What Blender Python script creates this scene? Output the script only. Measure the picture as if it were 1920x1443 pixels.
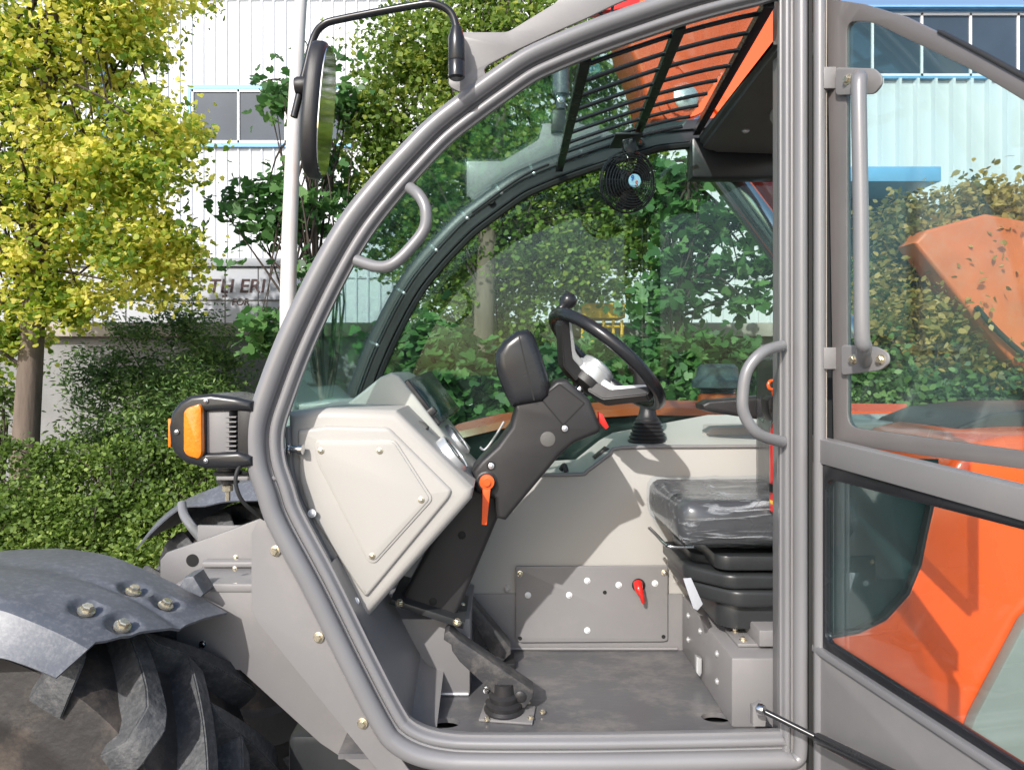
import bpy, bmesh, math, random
import numpy as np
from mathutils import Vector, Matrix
random.seed(7); rng = np.random.default_rng(7)
S = bpy.context.scene
for o in list(bpy.data.objects): bpy.data.objects.remove(o)
# ---------------------------------------------------------------- camera, sky, sun, exposure
F, CX, HZ, CZ = 1300.0, 940.0, 690.0, 1.65
cd = bpy.data.cameras.new("camera"); cam = bpy.data.objects.new("camera", cd); S.collection.objects.link(cam)
cam.location = (0, 0, CZ); cam.rotation_euler = (math.radians(90), 0, 0)
cd.sensor_width = 36; cd.lens = F/1920*36; cd.shift_x = 20/1920; cd.shift_y = -31.5/1920
cd.clip_start = .05; cd.clip_end = 3000; S.camera = cam
W = bpy.data.worlds.new("World"); S.world = W; W.use_nodes = True
nt = W.node_tree; sky = nt.nodes.new("ShaderNodeTexSky"); sky.sky_type = 'NISHITA'; sky.sun_disc = False
LD = Vector((.46, 1.0, -.74)).normalized()
EL = math.asin(-LD.z); AZ = math.atan2(-LD.x, -LD.y)
sky.sun_elevation = EL; sky.sun_rotation = AZ; sky.air_density = 1.0; sky.dust_density = 2.0
nt.links.new(sky.outputs[0], nt.nodes["Background"].inputs[0]); nt.nodes["Background"].inputs[1].default_value = .15
sd = bpy.data.lights.new("sun", 'SUN'); sd.energy = 3.15; sd.angle = math.radians(.6); sd.color = (1, .965, .915)
so = bpy.data.objects.new("sun", sd); S.collection.objects.link(so); so.rotation_euler = LD.to_track_quat('-Z', 'Y').to_euler()
S.view_settings.view_transform = 'Standard'; S.view_settings.look = 'None'; S.view_settings.exposure = .54; S.view_settings.gamma = 1
S.cycles.max_bounces = 8; S.cycles.transparent_max_bounces = 24; S.cycles.diffuse_bounces = 3; S.cycles.glossy_bounces = 4
# ---------------------------------------------------------------- helpers
def P(px, py, Y): return Vector(((px-CX)/F*Y, Y, CZ-(py-HZ)/F*Y))
def mat(name, col, rough=.5, metal=0, var=.12, vs=6, bump=0, bs=80, coat=0, dust=None, dustamt=.5, dusts=3, stretch=None, spec=.5):
    m = bpy.data.materials.new(name); m.use_nodes = True; N = m.node_tree.nodes; L = m.node_tree.links
    b = N["Principled BSDF"]; b.inputs["Roughness"].default_value = rough; b.inputs["Metallic"].default_value = metal
    b.inputs["Coat Weight"].default_value = coat; b.inputs["Coat Roughness"].default_value = .12; b.inputs["Specular IOR Level"].default_value = spec
    tc = N.new("ShaderNodeTexCoord"); mp = N.new("ShaderNodeMapping"); L.new(tc.outputs["Object"], mp.inputs[0])
    if stretch: mp.inputs["Scale"].default_value = stretch
    n = N.new("ShaderNodeTexNoise"); n.inputs["Scale"].default_value = vs; n.inputs["Detail"].default_value = 6; L.new(mp.outputs[0], n.inputs[0])
    r = N.new("ShaderNodeValToRGB"); c = Vector(col)
    r.color_ramp.elements[0].position = .3; r.color_ramp.elements[1].position = .7
    r.color_ramp.elements[0].color = (*(c*(1-var)), 1); r.color_ramp.elements[1].color = (*[min(1, v) for v in c*(1+var)], 1)
    L.new(n.outputs[0], r.inputs[0]); out = r.outputs[0]
    if dust:
        n2 = N.new("ShaderNodeTexNoise"); n2.inputs["Scale"].default_value = dusts; n2.inputs["Detail"].default_value = 10; n2.inputs["Roughness"].default_value = .75
        L.new(mp.outputs[0], n2.inputs[0]); r2 = N.new("ShaderNodeValToRGB"); r2.color_ramp.elements[0].position = .48; r2.color_ramp.elements[1].position = .72
        r2.color_ramp.elements[1].color = (dustamt,)*3+(1,); L.new(n2.outputs[0], r2.inputs[0])
        mx = N.new("ShaderNodeMixRGB"); L.new(r2.outputs[0], mx.inputs[0]); L.new(out, mx.inputs[1]); mx.inputs[2].default_value = (*dust, 1); out = mx.outputs[0]
    L.new(out, b.inputs["Base Color"])
    mr = N.new("ShaderNodeMapRange"); mr.inputs[3].default_value = max(.02, rough-.08); mr.inputs[4].default_value = rough+.1
    L.new(n.outputs[0], mr.inputs[0]); L.new(mr.outputs[0], b.inputs["Roughness"])
    if bump:
        n3 = N.new("ShaderNodeTexNoise"); n3.inputs["Scale"].default_value = bs; n3.inputs["Detail"].default_value = 4; L.new(mp.outputs[0], n3.inputs[0])
        bp = N.new("ShaderNodeBump"); bp.inputs["Strength"].default_value = bump; bp.inputs["Distance"].default_value = .01
        L.new(n3.outputs[0], bp.inputs["Height"]); L.new(bp.outputs[0], b.inputs["Normal"])
    return m
def glass(name, tint, refl=.06, rough=.0, smear=.04):
    m = bpy.data.materials.new(name); m.use_nodes = True; N = m.node_tree.nodes; L = m.node_tree.links; N.clear()
    o = N.new("ShaderNodeOutputMaterial"); t = N.new("ShaderNodeBsdfTransparent"); t.inputs[0].default_value = (*tint, 1)
    g = N.new("ShaderNodeBsdfGlossy"); g.inputs["Roughness"].default_value = rough; g.inputs[0].default_value = (.9, 1, 1, 1)
    lw = N.new("ShaderNodeLayerWeight"); lw.inputs[0].default_value = .18
    mm = N.new("ShaderNodeMath"); mm.operation = 'MULTIPLY_ADD'; mm.inputs[1].default_value = .42; mm.inputs[2].default_value = refl*.5; mm.use_clamp = True
    L.new(lw.outputs["Fresnel"], mm.inputs[0])
    mx = N.new("ShaderNodeMixShader"); L.new(mm.outputs[0], mx.inputs[0]); L.new(t.outputs[0], mx.inputs[1]); L.new(g.outputs[0], mx.inputs[2])
    # faint dusty film on the pane
    d = N.new("ShaderNodeBsdfDiffuse"); d.inputs[0].default_value = (.6, .75, .72, 1)
    tc = N.new("ShaderNodeTexCoord"); nz = N.new("ShaderNodeTexNoise"); nz.inputs["Scale"].default_value = 5; nz.inputs["Detail"].default_value = 5
    L.new(tc.outputs["Object"], nz.inputs[0]); mr = N.new("ShaderNodeMapRange"); mr.inputs[1].default_value = .35; mr.inputs[2].default_value = .8; mr.inputs[3].default_value = smear*.3; mr.inputs[4].default_value = smear*2
    L.new(nz.outputs[0], mr.inputs[0]); m2 = N.new("ShaderNodeMixShader"); L.new(mr.outputs[0], m2.inputs[0]); L.new(mx.outputs[0], m2.inputs[1]); L.new(d.outputs[0], m2.inputs[2])
    L.new(m2.outputs[0], o.inputs[0]); return m
def leafmat(name, cols, trans=.35, gloss=.5):
    m = bpy.data.materials.new(name); m.use_nodes = True; N = m.node_tree.nodes; L = m.node_tree.links; b = N["Principled BSDF"]; o = N["Material Output"]
    geo = N.new("ShaderNodeNewGeometry"); tc = N.new("ShaderNodeTexCoord"); n = N.new("ShaderNodeTexNoise"); n.inputs["Scale"].default_value = 1.6; n.inputs["Detail"].default_value = 3
    L.new(tc.outputs["Object"], n.inputs[0]); a = N.new("ShaderNodeMath"); a.operation = 'MULTIPLY_ADD'; a.inputs[1].default_value = .55; L.new(geo.outputs["Random Per Island"], a.inputs[0])
    s = N.new("ShaderNodeMath"); s.operation = 'MULTIPLY_ADD'; s.inputs[1].default_value = 1.3; s.inputs[2].default_value = -.42; L.new(n.outputs[0], s.inputs[0]); L.new(s.outputs[0], a.inputs[2])
    r = N.new("ShaderNodeValToRGB"); e = r.color_ramp.elements
    while len(e) < len(cols): e.new(.5)
    for i, c in enumerate(cols): e[i].position = .1+.8*i/(len(cols)-1); e[i].color = (*c, 1)
    L.new(a.outputs[0], r.inputs[0]); L.new(r.outputs[0], b.inputs["Base Color"]); b.inputs["Roughness"].default_value = gloss
    t = N.new("ShaderNodeBsdfTranslucent"); hs = N.new("ShaderNodeHueSaturation"); hs.inputs["Value"].default_value = 1.5; L.new(r.outputs[0], hs.inputs["Color"]); L.new(hs.outputs[0], t.inputs[0])
    mx = N.new("ShaderNodeMixShader"); mx.inputs[0].default_value = trans; L.new(b.outputs[0], mx.inputs[1]); L.new(t.outputs[0], mx.inputs[2]); L.new(mx.outputs[0], o.inputs[0]); return m
def link(name, me, m, parent=None, smooth=35):
    o = bpy.data.objects.new(name, me); S.collection.objects.link(o)
    if m is not None: me.materials.clear(); me.materials.append(m)
    if smooth:
        me.shade_smooth(); me.set_sharp_from_angle(angle=math.radians(smooth))
    if parent is not None:
        o.parent = parent; o.matrix_parent_inverse = Matrix()
        if parent.type == 'EMPTY': o.location = -parent.location
    return o
def tag(o, label=None, cat=None, group=None, kind=None):
    for k, v in (('label', label), ('category', cat), ('group', group), ('kind', kind)):
        if v: o[k] = v
    return o
def empty(name, loc, label, cat, group=None):
    o = bpy.data.objects.new(name, None); S.collection.objects.link(o); o.location = loc; o.empty_display_size = .2
    return tag(o, label, cat, group)
def bmo(bm, name, m, parent=None, smooth=35):
    bmesh.ops.recalc_face_normals(bm, faces=bm.faces[:]) ; me = bpy.data.meshes.new(name); bm.to_mesh(me); bm.free(); return link(name, me, m, parent, smooth)
def slab(name, pts, O, ex, ey, th, m, parent=None, bevel=0, holes=(), smooth=35, rounded=0):
    """outline (2-D) in plane O,ex,ey, thickened by th along ez = ex x ey (from 0 to th)."""
    cu = bpy.data.curves.new('c', 'CURVE'); cu.dimensions = '2D'; cu.fill_mode = 'BOTH'
    cu.extrude = max(th/2-bevel, 1e-5); cu.bevel_depth = bevel; cu.bevel_resolution = 3 if bevel > .006 else 1; cu.offset = -bevel
    for k, lp in enumerate([pts]+list(holes)):
        if rounded and k == 0: lp = fillet(lp, rounded)
        sp = cu.splines.new('POLY'); sp.points.add(len(lp)-1); sp.use_cyclic_u = True
        for i, p in enumerate(lp): sp.points[i].co = (p[0], p[1], 0, 1)
    tmp = bpy.data.objects.new('t', cu); S.collection.objects.link(tmp)
    dg = bpy.context.evaluated_depsgraph_get(); me = bpy.data.meshes.new_from_object(tmp.evaluated_get(dg)); bpy.data.objects.remove(tmp)
    ez = ex.cross(ey); me.name = name
    for v in me.vertices: c = v.co.copy(); v.co = O+ex*c.x+ey*c.y+ez*(c.z+th/2)
    bm = bmesh.new(); bm.from_mesh(me); bmesh.ops.remove_doubles(bm, verts=bm.verts[:], dist=1e-5); bmesh.ops.recalc_face_normals(bm, faces=bm.faces[:]); bm.to_mesh(me); bm.free()
    return link(name, me, m, parent, smooth)
def fillet(pts, r, n=5):
    out = []; N_ = len(pts)
    for i in range(N_):
        a, b, c = [Vector(pts[(i+k) % N_][:2]) for k in (-1, 0, 1)]
        u = a-b; v = c-b; rr = min(r, u.length*.45, v.length*.45)
        if rr < 1e-6: out.append(tuple(b)); continue
        p = b+u.normalized()*rr; q = b+v.normalized()*rr
        for k in range(n+1):
            t = k/n; out.append(tuple(p*(1-t)**2+b*2*t*(1-t)+q*t*t))
    return out
EX, EZ = Vector((1, 0, 0)), Vector((0, 0, 1))
def xz(p, Y): v = P(p[0], p[1], Y); return (v.x, v.z)
def ys(name, pts, Y, th, m, parent=None, bevel=0, holes=(), rounded=0, smooth=35):
    """slab from a pixel outline lying in the plane at depth Y, front face at Y, thickened away from camera"""
    # ex x ez = -Y, so flip: start at Y+th
    return slab(name, [xz(p, Y) for p in pts], Vector((0, Y+th, 0)), EX, EZ, th, m, parent, bevel, [[xz(q, Y) for q in h] for h in holes], smooth, rounded)
def cr(pts, n=8, closed=False):
    pts = [Vector(p) for p in pts]; out = []; N_ = len(pts)
    for i in range(N_ if closed else N_-1):
        g = (lambda k: pts[k % N_]) if closed else (lambda k: pts[max(0, min(N_-1, k))])
        p0, p1, p2, p3 = g(i-1), g(i), g(i+1), g(i+2)
        for k in range(n):
            t = k/n; out.append(.5*((2*p1)+(p2-p0)*t+(2*p0-5*p1+4*p2-p3)*t*t+(3*p1-p0-3*p2+p3)*t**3))
    if not closed: out.append(pts[-1])
    return out
def tube_bm(bm, pts, r, seg=12, cap=True):
    pts = [Vector(p) for p in pts]; rs = r if isinstance(r, (list, tuple)) else [r]*len(pts); prev = None; rings = []
    for i, p in enumerate(pts):
        t = (pts[min(i+1, len(pts)-1)]-pts[max(i-1, 0)]).normalized()
        if prev is None: u = t.cross(Vector((0, 0, 1))) if abs(t.z) < .9 else t.cross(Vector((1, 0, 0)))
        else: u = prev-t*prev.dot(t)
        u.normalize(); prev = u; v = t.cross(u)
        rings.append([bm.verts.new(p+(u*math.cos(a)+v*math.sin(a))*rs[i]) for a in [2*math.pi*k/seg for k in range(seg)]])
    for a, b in zip(rings, rings[1:]):
        for k in range(seg): bm.faces.new((a[k], a[(k+1) % seg], b[(k+1) % seg], b[k]))
    if cap: bm.faces.new(rings[0][::-1]); bm.faces.new(rings[-1])
def tube(name, pts, r, m, parent=None, seg=12, sm=6):
    bm = bmesh.new(); pts = cr(pts, sm) if sm > 1 and len(pts) > 2 else pts
    if isinstance(r, (list, tuple)) and len(r) != len(pts):
        r = list(np.interp(np.linspace(0, 1, len(pts)), np.linspace(0, 1, len(r)), r))
    tube_bm(bm, pts, r, seg); return bmo(bm, name, m, parent, 50)
def box_bm(bm, c, s, R=None):
    M = Matrix.Translation(c) @ (R.to_4x4() if R else Matrix()) @ Matrix.Diagonal((*s, 1)); return bmesh.ops.create_cube(bm, size=1, matrix=M)['verts']
def box(name, c, s, m, parent=None, bev=.004, R=None, seg=2):
    bm = bmesh.new(); box_bm(bm, Vector(c), s, R)
    if bev: bmesh.ops.bevel(bm, geom=bm.edges[:], offset=bev, segments=seg, affect='EDGES', profile=.5)
    return bmo(bm, name, m, parent)
def bx(name, x0, x1, y0, y1, z0, z1, m, parent=None, bev=.004, seg=2):
    return box(name, ((x0+x1)/2, (y0+y1)/2, (z0+z1)/2), (x1-x0, y1-y0, z1-z0), m, parent, bev, None, seg)
def frame_of(a):
    a = Vector(a).normalized(); u = a.cross(EZ) if abs(a.z) < .95 else a.cross(EX); u.normalize(); return a, u, a.cross(u)
def lathe_bm(bm, O, axis, prof, seg=24):
    a, u, v = frame_of(axis); O = Vector(O); rings = []
    for r, h in prof:
        rings.append([bm.verts.new(O+a*h+(u*math.cos(t)+v*math.sin(t))*max(r, 1e-4)) for t in [2*math.pi*k/seg for k in range(seg)]])
    for p, q in zip(rings, rings[1:]):
        for k in range(seg): bm.faces.new((p[k], p[(k+1) % seg], q[(k+1) % seg], q[k]))
    bm.faces.new(rings[0][::-1]); bm.faces.new(rings[-1])
def lathe(name, O, axis, prof, m, parent=None, seg=24, smooth=35):
    bm = bmesh.new(); lathe_bm(bm, O, axis, prof, seg); return bmo(bm, name, m, parent, smooth)
def torus_bm(bm, O, axis, R, r, seg=48, s2=10):
    a, u, v = frame_of(axis); O = Vector(O); rings = []
    for i in range(seg):
        t = 2*math.pi*i/seg; d = u*math.cos(t)+v*math.sin(t)
        rings.append([bm.verts.new(O+d*(R+r*math.cos(b))+a*r*math.sin(b)) for b in [2*math.pi*k/s2 for k in range(s2)]])
    for i in range(seg):
        p, q = rings[i], rings[(i+1) % seg]
        for k in range(s2): bm.faces.new((p[k], q[k], q[(k+1) % s2], p[(k+1) % s2]))
def bolt(parent, p, axis=(0, -1, 0), r=.008, m=None, name='bolt', hexa=True):
    bm = bmesh.new(); lathe_bm(bm, p, axis, [(r*1.25, -.001), (r*1.25, r*.25), (r*1.0, r*.35)], 20)
    if hexa: lathe_bm(bm, p, axis, [(r*.85, r*.2), (r*.85, r*.95), (r*.7, r*1.1)], 6)
    else: lathe_bm(bm, p, axis, [(r*.95, r*.2), (r*.85, r*.55), (r*.5, r*.8), (.0001, r*.85)], 16)
    return bmo(bm, name, m or M['zinc'], parent, 40)
def loft(name, A, B, m, parent=None, th=0, cols=2, smooth=35, closed=False):
    bm = bmesh.new(); rows = []
    for a, b in zip(A, B): rows.append([bm.verts.new(Vector(a).lerp(Vector(b), k/(cols-1))) for k in range(cols)])
    for r, q in zip(rows, rows[1:]):
        for k in range(cols-1): bm.faces.new((r[k], r[k+1], q[k+1], q[k]))
    if th:
        bmesh.ops.recalc_face_normals(bm, faces=bm.faces[:]); bmesh.ops.solidify(bm, geom=bm.faces[:], thickness=th)
    return bmo(bm, name, m, parent, smooth)
def grid(name, curves, m, parent=None, th=0, smooth=40):
    bm = bmesh.new(); rows = [[bm.verts.new(Vector(p)) for p in c] for c in curves]
    for r, q in zip(rows, rows[1:]):
        for k in range(len(r)-1): bm.faces.new((r[k], r[k+1], q[k+1], q[k]))
    if th: bmesh.ops.recalc_face_normals(bm, faces=bm.faces[:]); bmesh.ops.solidify(bm, geom=bm.faces[:], thickness=th)
    return bmo(bm, name, m, parent, smooth)
def sweep(name, path, prof, m, parent=None, scales=None, closed=False, smooth=40):
    """path: list of (x,z) in world at plane; prof: (n,y) n = to the left of travel direction"""
    bm = bmesh.new(); N_ = len(path); rings = []
    for i, p in enumerate(path):
        a = Vector(path[(i-1) % N_]) if (closed or i > 0) else Vector(p); b = Vector(path[(i+1) % N_]) if (closed or i < N_-1) else Vector(p)
        t = (b-a).normalized(); n = Vector((-t.y, t.x)); s = scales[i] if scales else 1
        rings.append([bm.verts.new((p[0]+n.x*q[0]*s, q[1], p[1]+n.y*q[0]*s)) for q in prof])
    K = len(prof); R_ = range(N_) if closed else range(N_-1)
    for i in R_:
        a, b = rings[i], rings[(i+1) % N_]
        for k in range(K): bm.faces.new((a[k], a[(k+1) % K], b[(k+1) % K], b[k]))
    if not closed: bm.faces.new(rings[0]); bm.faces.new(rings[-1][::-1])
    return bmo(bm, name, m, parent, smooth)
def text(name, s, O, ex, ey, size, m, parent=None, th=.001, align='LEFT', shear=0):
    cu = bpy.data.curves.new('t', 'FONT'); cu.body = s; cu.size = size; cu.extrude = th; cu.align_x = align; cu.shear = shear; cu.offset = size*.012
    tmp = bpy.data.objects.new('t', cu); S.collection.objects.link(tmp)
    dg = bpy.context.evaluated_depsgraph_get(); me = bpy.data.meshes.new_from_object(tmp.evaluated_get(dg)); bpy.data.objects.remove(tmp)
    ez = ex.cross(ey)
    for v in me.vertices: c = v.co.copy(); v.co = O+ex*c.x+ey*c.y+ez*c.z
    return link(name, me, m, parent, 0)
M = {}
M['grey'] = mat('grey_metallic_paint', (.215, .212, .220), .33, .12, .05, 3, coat=.25, bump=.02, bs=300)
M['greyflat'] = mat('grey_satin_paint', (.215, .208, .210), .42, .0, .05, 4, bump=.02, bs=200, coat=.1, dust=(.31, .285, .26), dustamt=.28, dusts=5)
M['floor'] = mat('worn_grey_floor_paint', (.125, .124, .130), .33, .1, .12, 5, bump=.06, bs=60, dust=(.34, .31, .28), dustamt=.6, dusts=7, stretch=(1, 1.5, 1))
M['bluegrey'] = mat('dusty_blue_grey_plastic', (.105, .114, .135), .42, 0, .08, 8, bump=.05, bs=150, dust=(.36, .36, .37), dustamt=.38, dusts=70)
M['beige'] = mat('beige_moulded_plastic', (.405, .39, .365), .45, 0, .03, 3, bump=.03, bs=250)
M['palegreen'] = mat('pale_grey_dash_plastic', (.43, .435, .40), .35, 0, .04, 4, bump=.03, bs=250)
M['black'] = mat('black_textured_plastic', (.024, .023, .024), .38, 0, .15, 12, bump=.12, bs=900)
M['pedal'] = mat('worn_pedal_rubber', (.045, .045, .048), .55, 0, .15, 15, bump=.15, bs=200, dust=(.20, .18, .16), dustamt=.6, dusts=18)
M['blackg'] = mat('black_gloss_plastic', (.018, .019, .022), .25, 0, .1, 9)
M['blackpaint'] = mat('black_frame_paint', (.03, .032, .034), .35, .1, .2, 6, bump=.03, bs=90)
M['rubber'] = mat('tyre_rubber', (.028, .025, .024), .62, 0, .2, 7, bump=.2, bs=60, dust=(.16, .125, .10), dustamt=.7, dusts=5)
M['lug'] = mat('tyre_lug_rubber', (.05, .052, .056), .6, 0, .2, 20, bump=.3, bs=90, dust=(.20, .195, .19), dustamt=.45, dusts=60)
M['seal'] = mat('rubber_seal', (.02, .02, .02), .6, 0, .1, 9)
M['orange'] = mat('orange_gloss_paint', (.80, .105, .015), .28, 0, .04, 2, coat=.6)
M['red'] = mat('red_paint', (.62, .02, .015), .3, 0, .06, 5, coat=.4)
M['chrome'] = mat('bare_steel', (.62, .62, .63), .15, 1, .05, 5)
M['silver'] = mat('silver_plastic', (.68, .69, .70), .28, .6, .03, 5)
M['zinc'] = mat('yellow_zinc_steel', (.74, .66, .50), .25, .85, .15, 40)
M['white'] = mat('white_plastic', (.78, .79, .8), .3, 0, .03, 5)
M['amber'] = mat('amber_lens', (.85, .22, .01), .12, 0, .15, 60, bump=.12, bs=160, coat=.6)
M['head'] = mat('dark_headliner', (.10, .096, .09), .6, 0, .1, 6, bump=.1, bs=200)
M['plastic'] = mat('seat_under_clear_plastic', (.045, .045, .048), .25, 0, .2, 5, bump=.2, bs=14, coat=.5)
M['screen'] = mat('screen_glass', (.01, .03, .03), .12, 0, .1, 5, spec=.3)
M['wind'] = glass('green_tinted_windscreen', (.80, .92, .90), .06, smear=.012)
M['side'] = glass('clear_side_glass', (.76, .86, .82), .03, smear=.006)
M['door'] = glass('teal_door_glass', (.77, .885, .87), .12, smear=.02)
M['doorl'] = glass('lower_door_glass', (.92, .95, .95), .04, smear=.008)
M['mirror'] = mat('mirror_glass', (.85, .88, .9), .02, 1, 0, 5)
M['frit'] = mat('ceramic_border_on_glass', (.15, .138, .135), .35, 0, .12, 4, coat=.3)
M['concrete'] = mat('weathered_concrete', (.24, .24, .242), .85, 0, .2, 1.2, bump=.4, bs=14, dust=(.13, .13, .13), dustamt=.55, dusts=1.1)
M['coping'] = mat('concrete_coping', (.40, .36, .32), .85, 0, .2, 3, bump=.3, bs=20, dust=(.2, .16, .1), dustamt=.4, dusts=4)
M['siding'] = mat('white_corrugated_siding', (.62, .64, .67), .4, 0, .03, .6, dust=(.6, .6, .62), dustamt=.25, dusts=.8)
M['container'] = mat('off_white_panel', (.38, .395, .43), .5, 0, .05, 1, dust=(.45, .45, .45), dustamt=.3, dusts=2)
M['blue'] = mat('blue_trim_paint', (.16, .38, .62), .4, 0, .08, 3)
M['pane'] = mat('window_pane', (.04, .06, .085), .12, 0, .3, .5)
M['bark'] = mat('grey_brown_bark', (.15, .115, .09), .85, 0, .35, 9, bump=.9, bs=22, stretch=(1, 1, .22))
M['twig'] = mat('twig_bark', (.05, .038, .03), .85, 0, .3, 9)
M['pole'] = mat('white_pole_paint', (.62, .61, .60), .45, 0, .04, 3, dust=(.5, .2, .08), dustamt=.75, dusts=2.5, stretch=(2.5, 2.5, .22))
M['asphalt'] = mat('asphalt_ground', (.17, .16, .15), .9, 0, .3, 14, bump=.5, bs=120)
M['soil'] = mat('soil', (.09, .07, .05), .95, 0, .3, 10, bump=.5, bs=40)
M['yellow'] = mat('yellow_paint', (.7, .42, .03), .45, 0, .1, 5)
M['maroon'] = mat('maroon_letter_paint', (.05, .018, .022), .5, 0, .1, 5)
M['brownwall'] = mat('brown_render', (.45, .36, .28), .8, 0, .12, 3)
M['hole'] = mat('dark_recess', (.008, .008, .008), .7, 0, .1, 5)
# ---------------------------------------------------------------- setting
bx('ground', -250, 250, -150, 500, -.5, 0, M['asphalt'], None, 0).__setitem__('kind', 'structure')
tag(bx('planting_bed', -9, 14, 4.6, 8.4, -.1, .04, M['soil'], None, 0), kind='structure')
def siding(name, x0, x1, z0, z1, Y, m, parent, step=.255, d=.03, w=.03):
    bm = bmesh.new(); xs = []; x = x0
    while x < x1: xs += [(x, 0), (x+step-2.4*w, 0), (x+step-1.7*w, -d), (x+step-.7*w, -d)]; x += step
    vs = [[bm.verts.new((a, Y+b+e, z)) for e, z in ((0, z0), (0, z1), (.04, z1), (.04, z0))] for a, b in xs]
    for p, q in zip(vs, vs[1:]):
        for j in range(4): bm.faces.new((p[j], q[j], q[(j+1) % 4], p[(j+1) % 4]))
    return bmo(bm, name, m, parent, 0)
X = lambda px, Y: (px-CX)/F*Y
Zp = lambda py, Y: CZ-(py-HZ)/F*Y
def window(parent, x0, x1, z0, z1, Y, mull, trim=.09, m='blue'):
    fr = bx('window', x0-.05, x1+.05, Y-.08, Y-.02, z1, z1+trim, M[m], parent, 0)
    bm = bmesh.new(); box_bm(bm, Vector(((x0+x1)/2, Y-.05, z0-trim/2)), (x1-x0+.1, .08, trim)); box_bm(bm, Vector((x0-.03, Y-.05, (z0+z1)/2)), (.06, .06, z1-z0))
    bmo(bm, 'window_sill', M[m], fr, 0)
    bx('pane', x0, x1, Y-.04, Y-.03, z0, z1, M['pane'], fr, 0)
    bm = bmesh.new()
    for k in mull: box_bm(bm, Vector((k, Y-.055, (z0+z1)/2)), (.045, .03, z1-z0))
    box_bm(bm, Vector(((x0+x1)/2, Y-.055, z0+.03)), (x1-x0, .03, .05)); box_bm(bm, Vector(((x0+x1)/2, Y-.055, z1-.03)), (x1-x0, .03, .05))
    bmo(bm, 'mullion', M['white'], fr, 0); return fr
YB = 15.
fac = empty('factory_building', (X(500, YB), YB+2, 0), 'tall white corrugated factory with one blue-trimmed window, behind the concrete wall', 'building')
bx('wall_core', X(-500, YB), X(1512, YB), YB+.12, YB+12, 0, 13.2, M['siding'], fac, 0)
siding('wall', X(-500, YB), X(1500, YB), 0, 13, YB, M['siding'], fac)
window(fac, X(360, YB), X(655, YB), Zp(270, YB), Zp(170, YB), YB, [X(363, YB), X(449, YB), X(537, YB), X(620, YB)])
tube('downpipe', [(X(197, YB), YB-.12, 0), (X(197, YB), YB-.12, 12)], .07, M['blue'], fac, 10, 1)
siding('roof_edge', X(-500, YB), X(1500, YB), 13, 13.3, YB-.25, M['blue'], fac)
bm = bmesh.new()
for z in (3.6, 6.6, 9.6): box_bm(bm, Vector(((X(-500, YB)+X(1500, YB))/2, YB-.012, z)), (X(1500, YB)-X(-500, YB), .02, .03))
bmo(bm, 'sheet_lap', M['container'], fac, 0)
YW = 14.
wk = empty('workshop_building', (X(1900, YW), YW+2, 0), 'white ribbed workshop with dark ribbon windows and blue trim, seen through the open door glass', 'building')
bx('wall_core', X(1522, YW), X(3400, YW), YW+.12, YW+9, 0, Zp(30, YW), M['siding'], wk, 0)
siding('wall', X(1522, YW), X(3400, YW), Zp(440, YW), Zp(150, YW), YW, M['siding'], wk, .36, .10, .05)
bx('base_wall', X(1522, YW), X(3400, YW), YW-.03, YW+.1, 0, Zp(440, YW)-.002, M['brownwall'], wk, 0)
w = window(wk, X(1524, YW), X(3400, YW), Zp(146, YW), Zp(27, YW), YW, [X(a, YW) for a in (1560, 1633, 1725, 1816, 1905, 1995, 2085, 2200)], .05)
bm = bmesh.new(); x = X(1500, YW)
while x < X(3400, YW):
    box_bm(bm, Vector((x, YW+.9, Zp(24, YW)+1.0)), (.16, .05, 2.9), Matrix.Rotation(math.radians(-58), 3, 'X')); x += .42
bmo(bm, 'roof_rib', M['siding'], wk, 0)
box('roof', (X(2450, YW), YW+.95, Zp(24, YW)+.95), (X(3400, YW)-X(1500, YW), .06, 3.0), M['container'], wk, 0, Matrix.Rotation(math.radians(-58), 3, 'X'))
bx('gutter', X(1500, YW), X(3400, YW), YW-.22, YW-.1, Zp(24, YW)-.0, Zp(24, YW)+.045, M['blue'], wk, .01)
YC = 12.6
bx('canopy', X(1460, YC), X(1765, YC), YC, YW-.06, Zp(340, YC), Zp(312, YC), M['blue'], wk, .01)
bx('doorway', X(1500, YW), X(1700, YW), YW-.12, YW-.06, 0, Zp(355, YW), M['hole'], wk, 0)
YL = 8.6
cw = empty('boundary_wall', (0, YL, 0), 'long weathered grey concrete wall with an overhanging coping, behind the shrubs', 'wall')
bx('wall', -16, 22, YL, YL+.25, 0, Zp(632, YL), M['concrete'], cw, .01)
bx('coping', -16, 22, YL-.14, YL+.35, Zp(632, YL)+.002, Zp(606, YL), M['coping'], cw, .012)
YK = 10.3
ct = empty('site_cabin', (X(250, YK), YK+1.2, 0), 'off-white panelled cabin with dark maroon lettering, peeking over the concrete wall', 'cabin')
bx('body', X(-300, YK), X(531, YK), YK, YK+2.4, 0, Zp(500, YK)-.002, M['container'], ct, .01)
bx('roof', X(-303, YK), X(533, YK), YK-.05, YK+2.45, Zp(500, YK), Zp(484, YK), M['container'], ct, .01)
bm = bmesh.new()
for px in range(-260, 531, 62): box_bm(bm, Vector((X(px, YK), YK-.003, Zp(560, YK)-.5)), (.012, .012, 2.0))
box_bm(bm, Vector((X(120, YK), YK-.003, Zp(563, YK))), (X(531, YK)-X(-300, YK), .012, .02))
bmo(bm, 'seam', M['head'], ct, 0)
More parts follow.
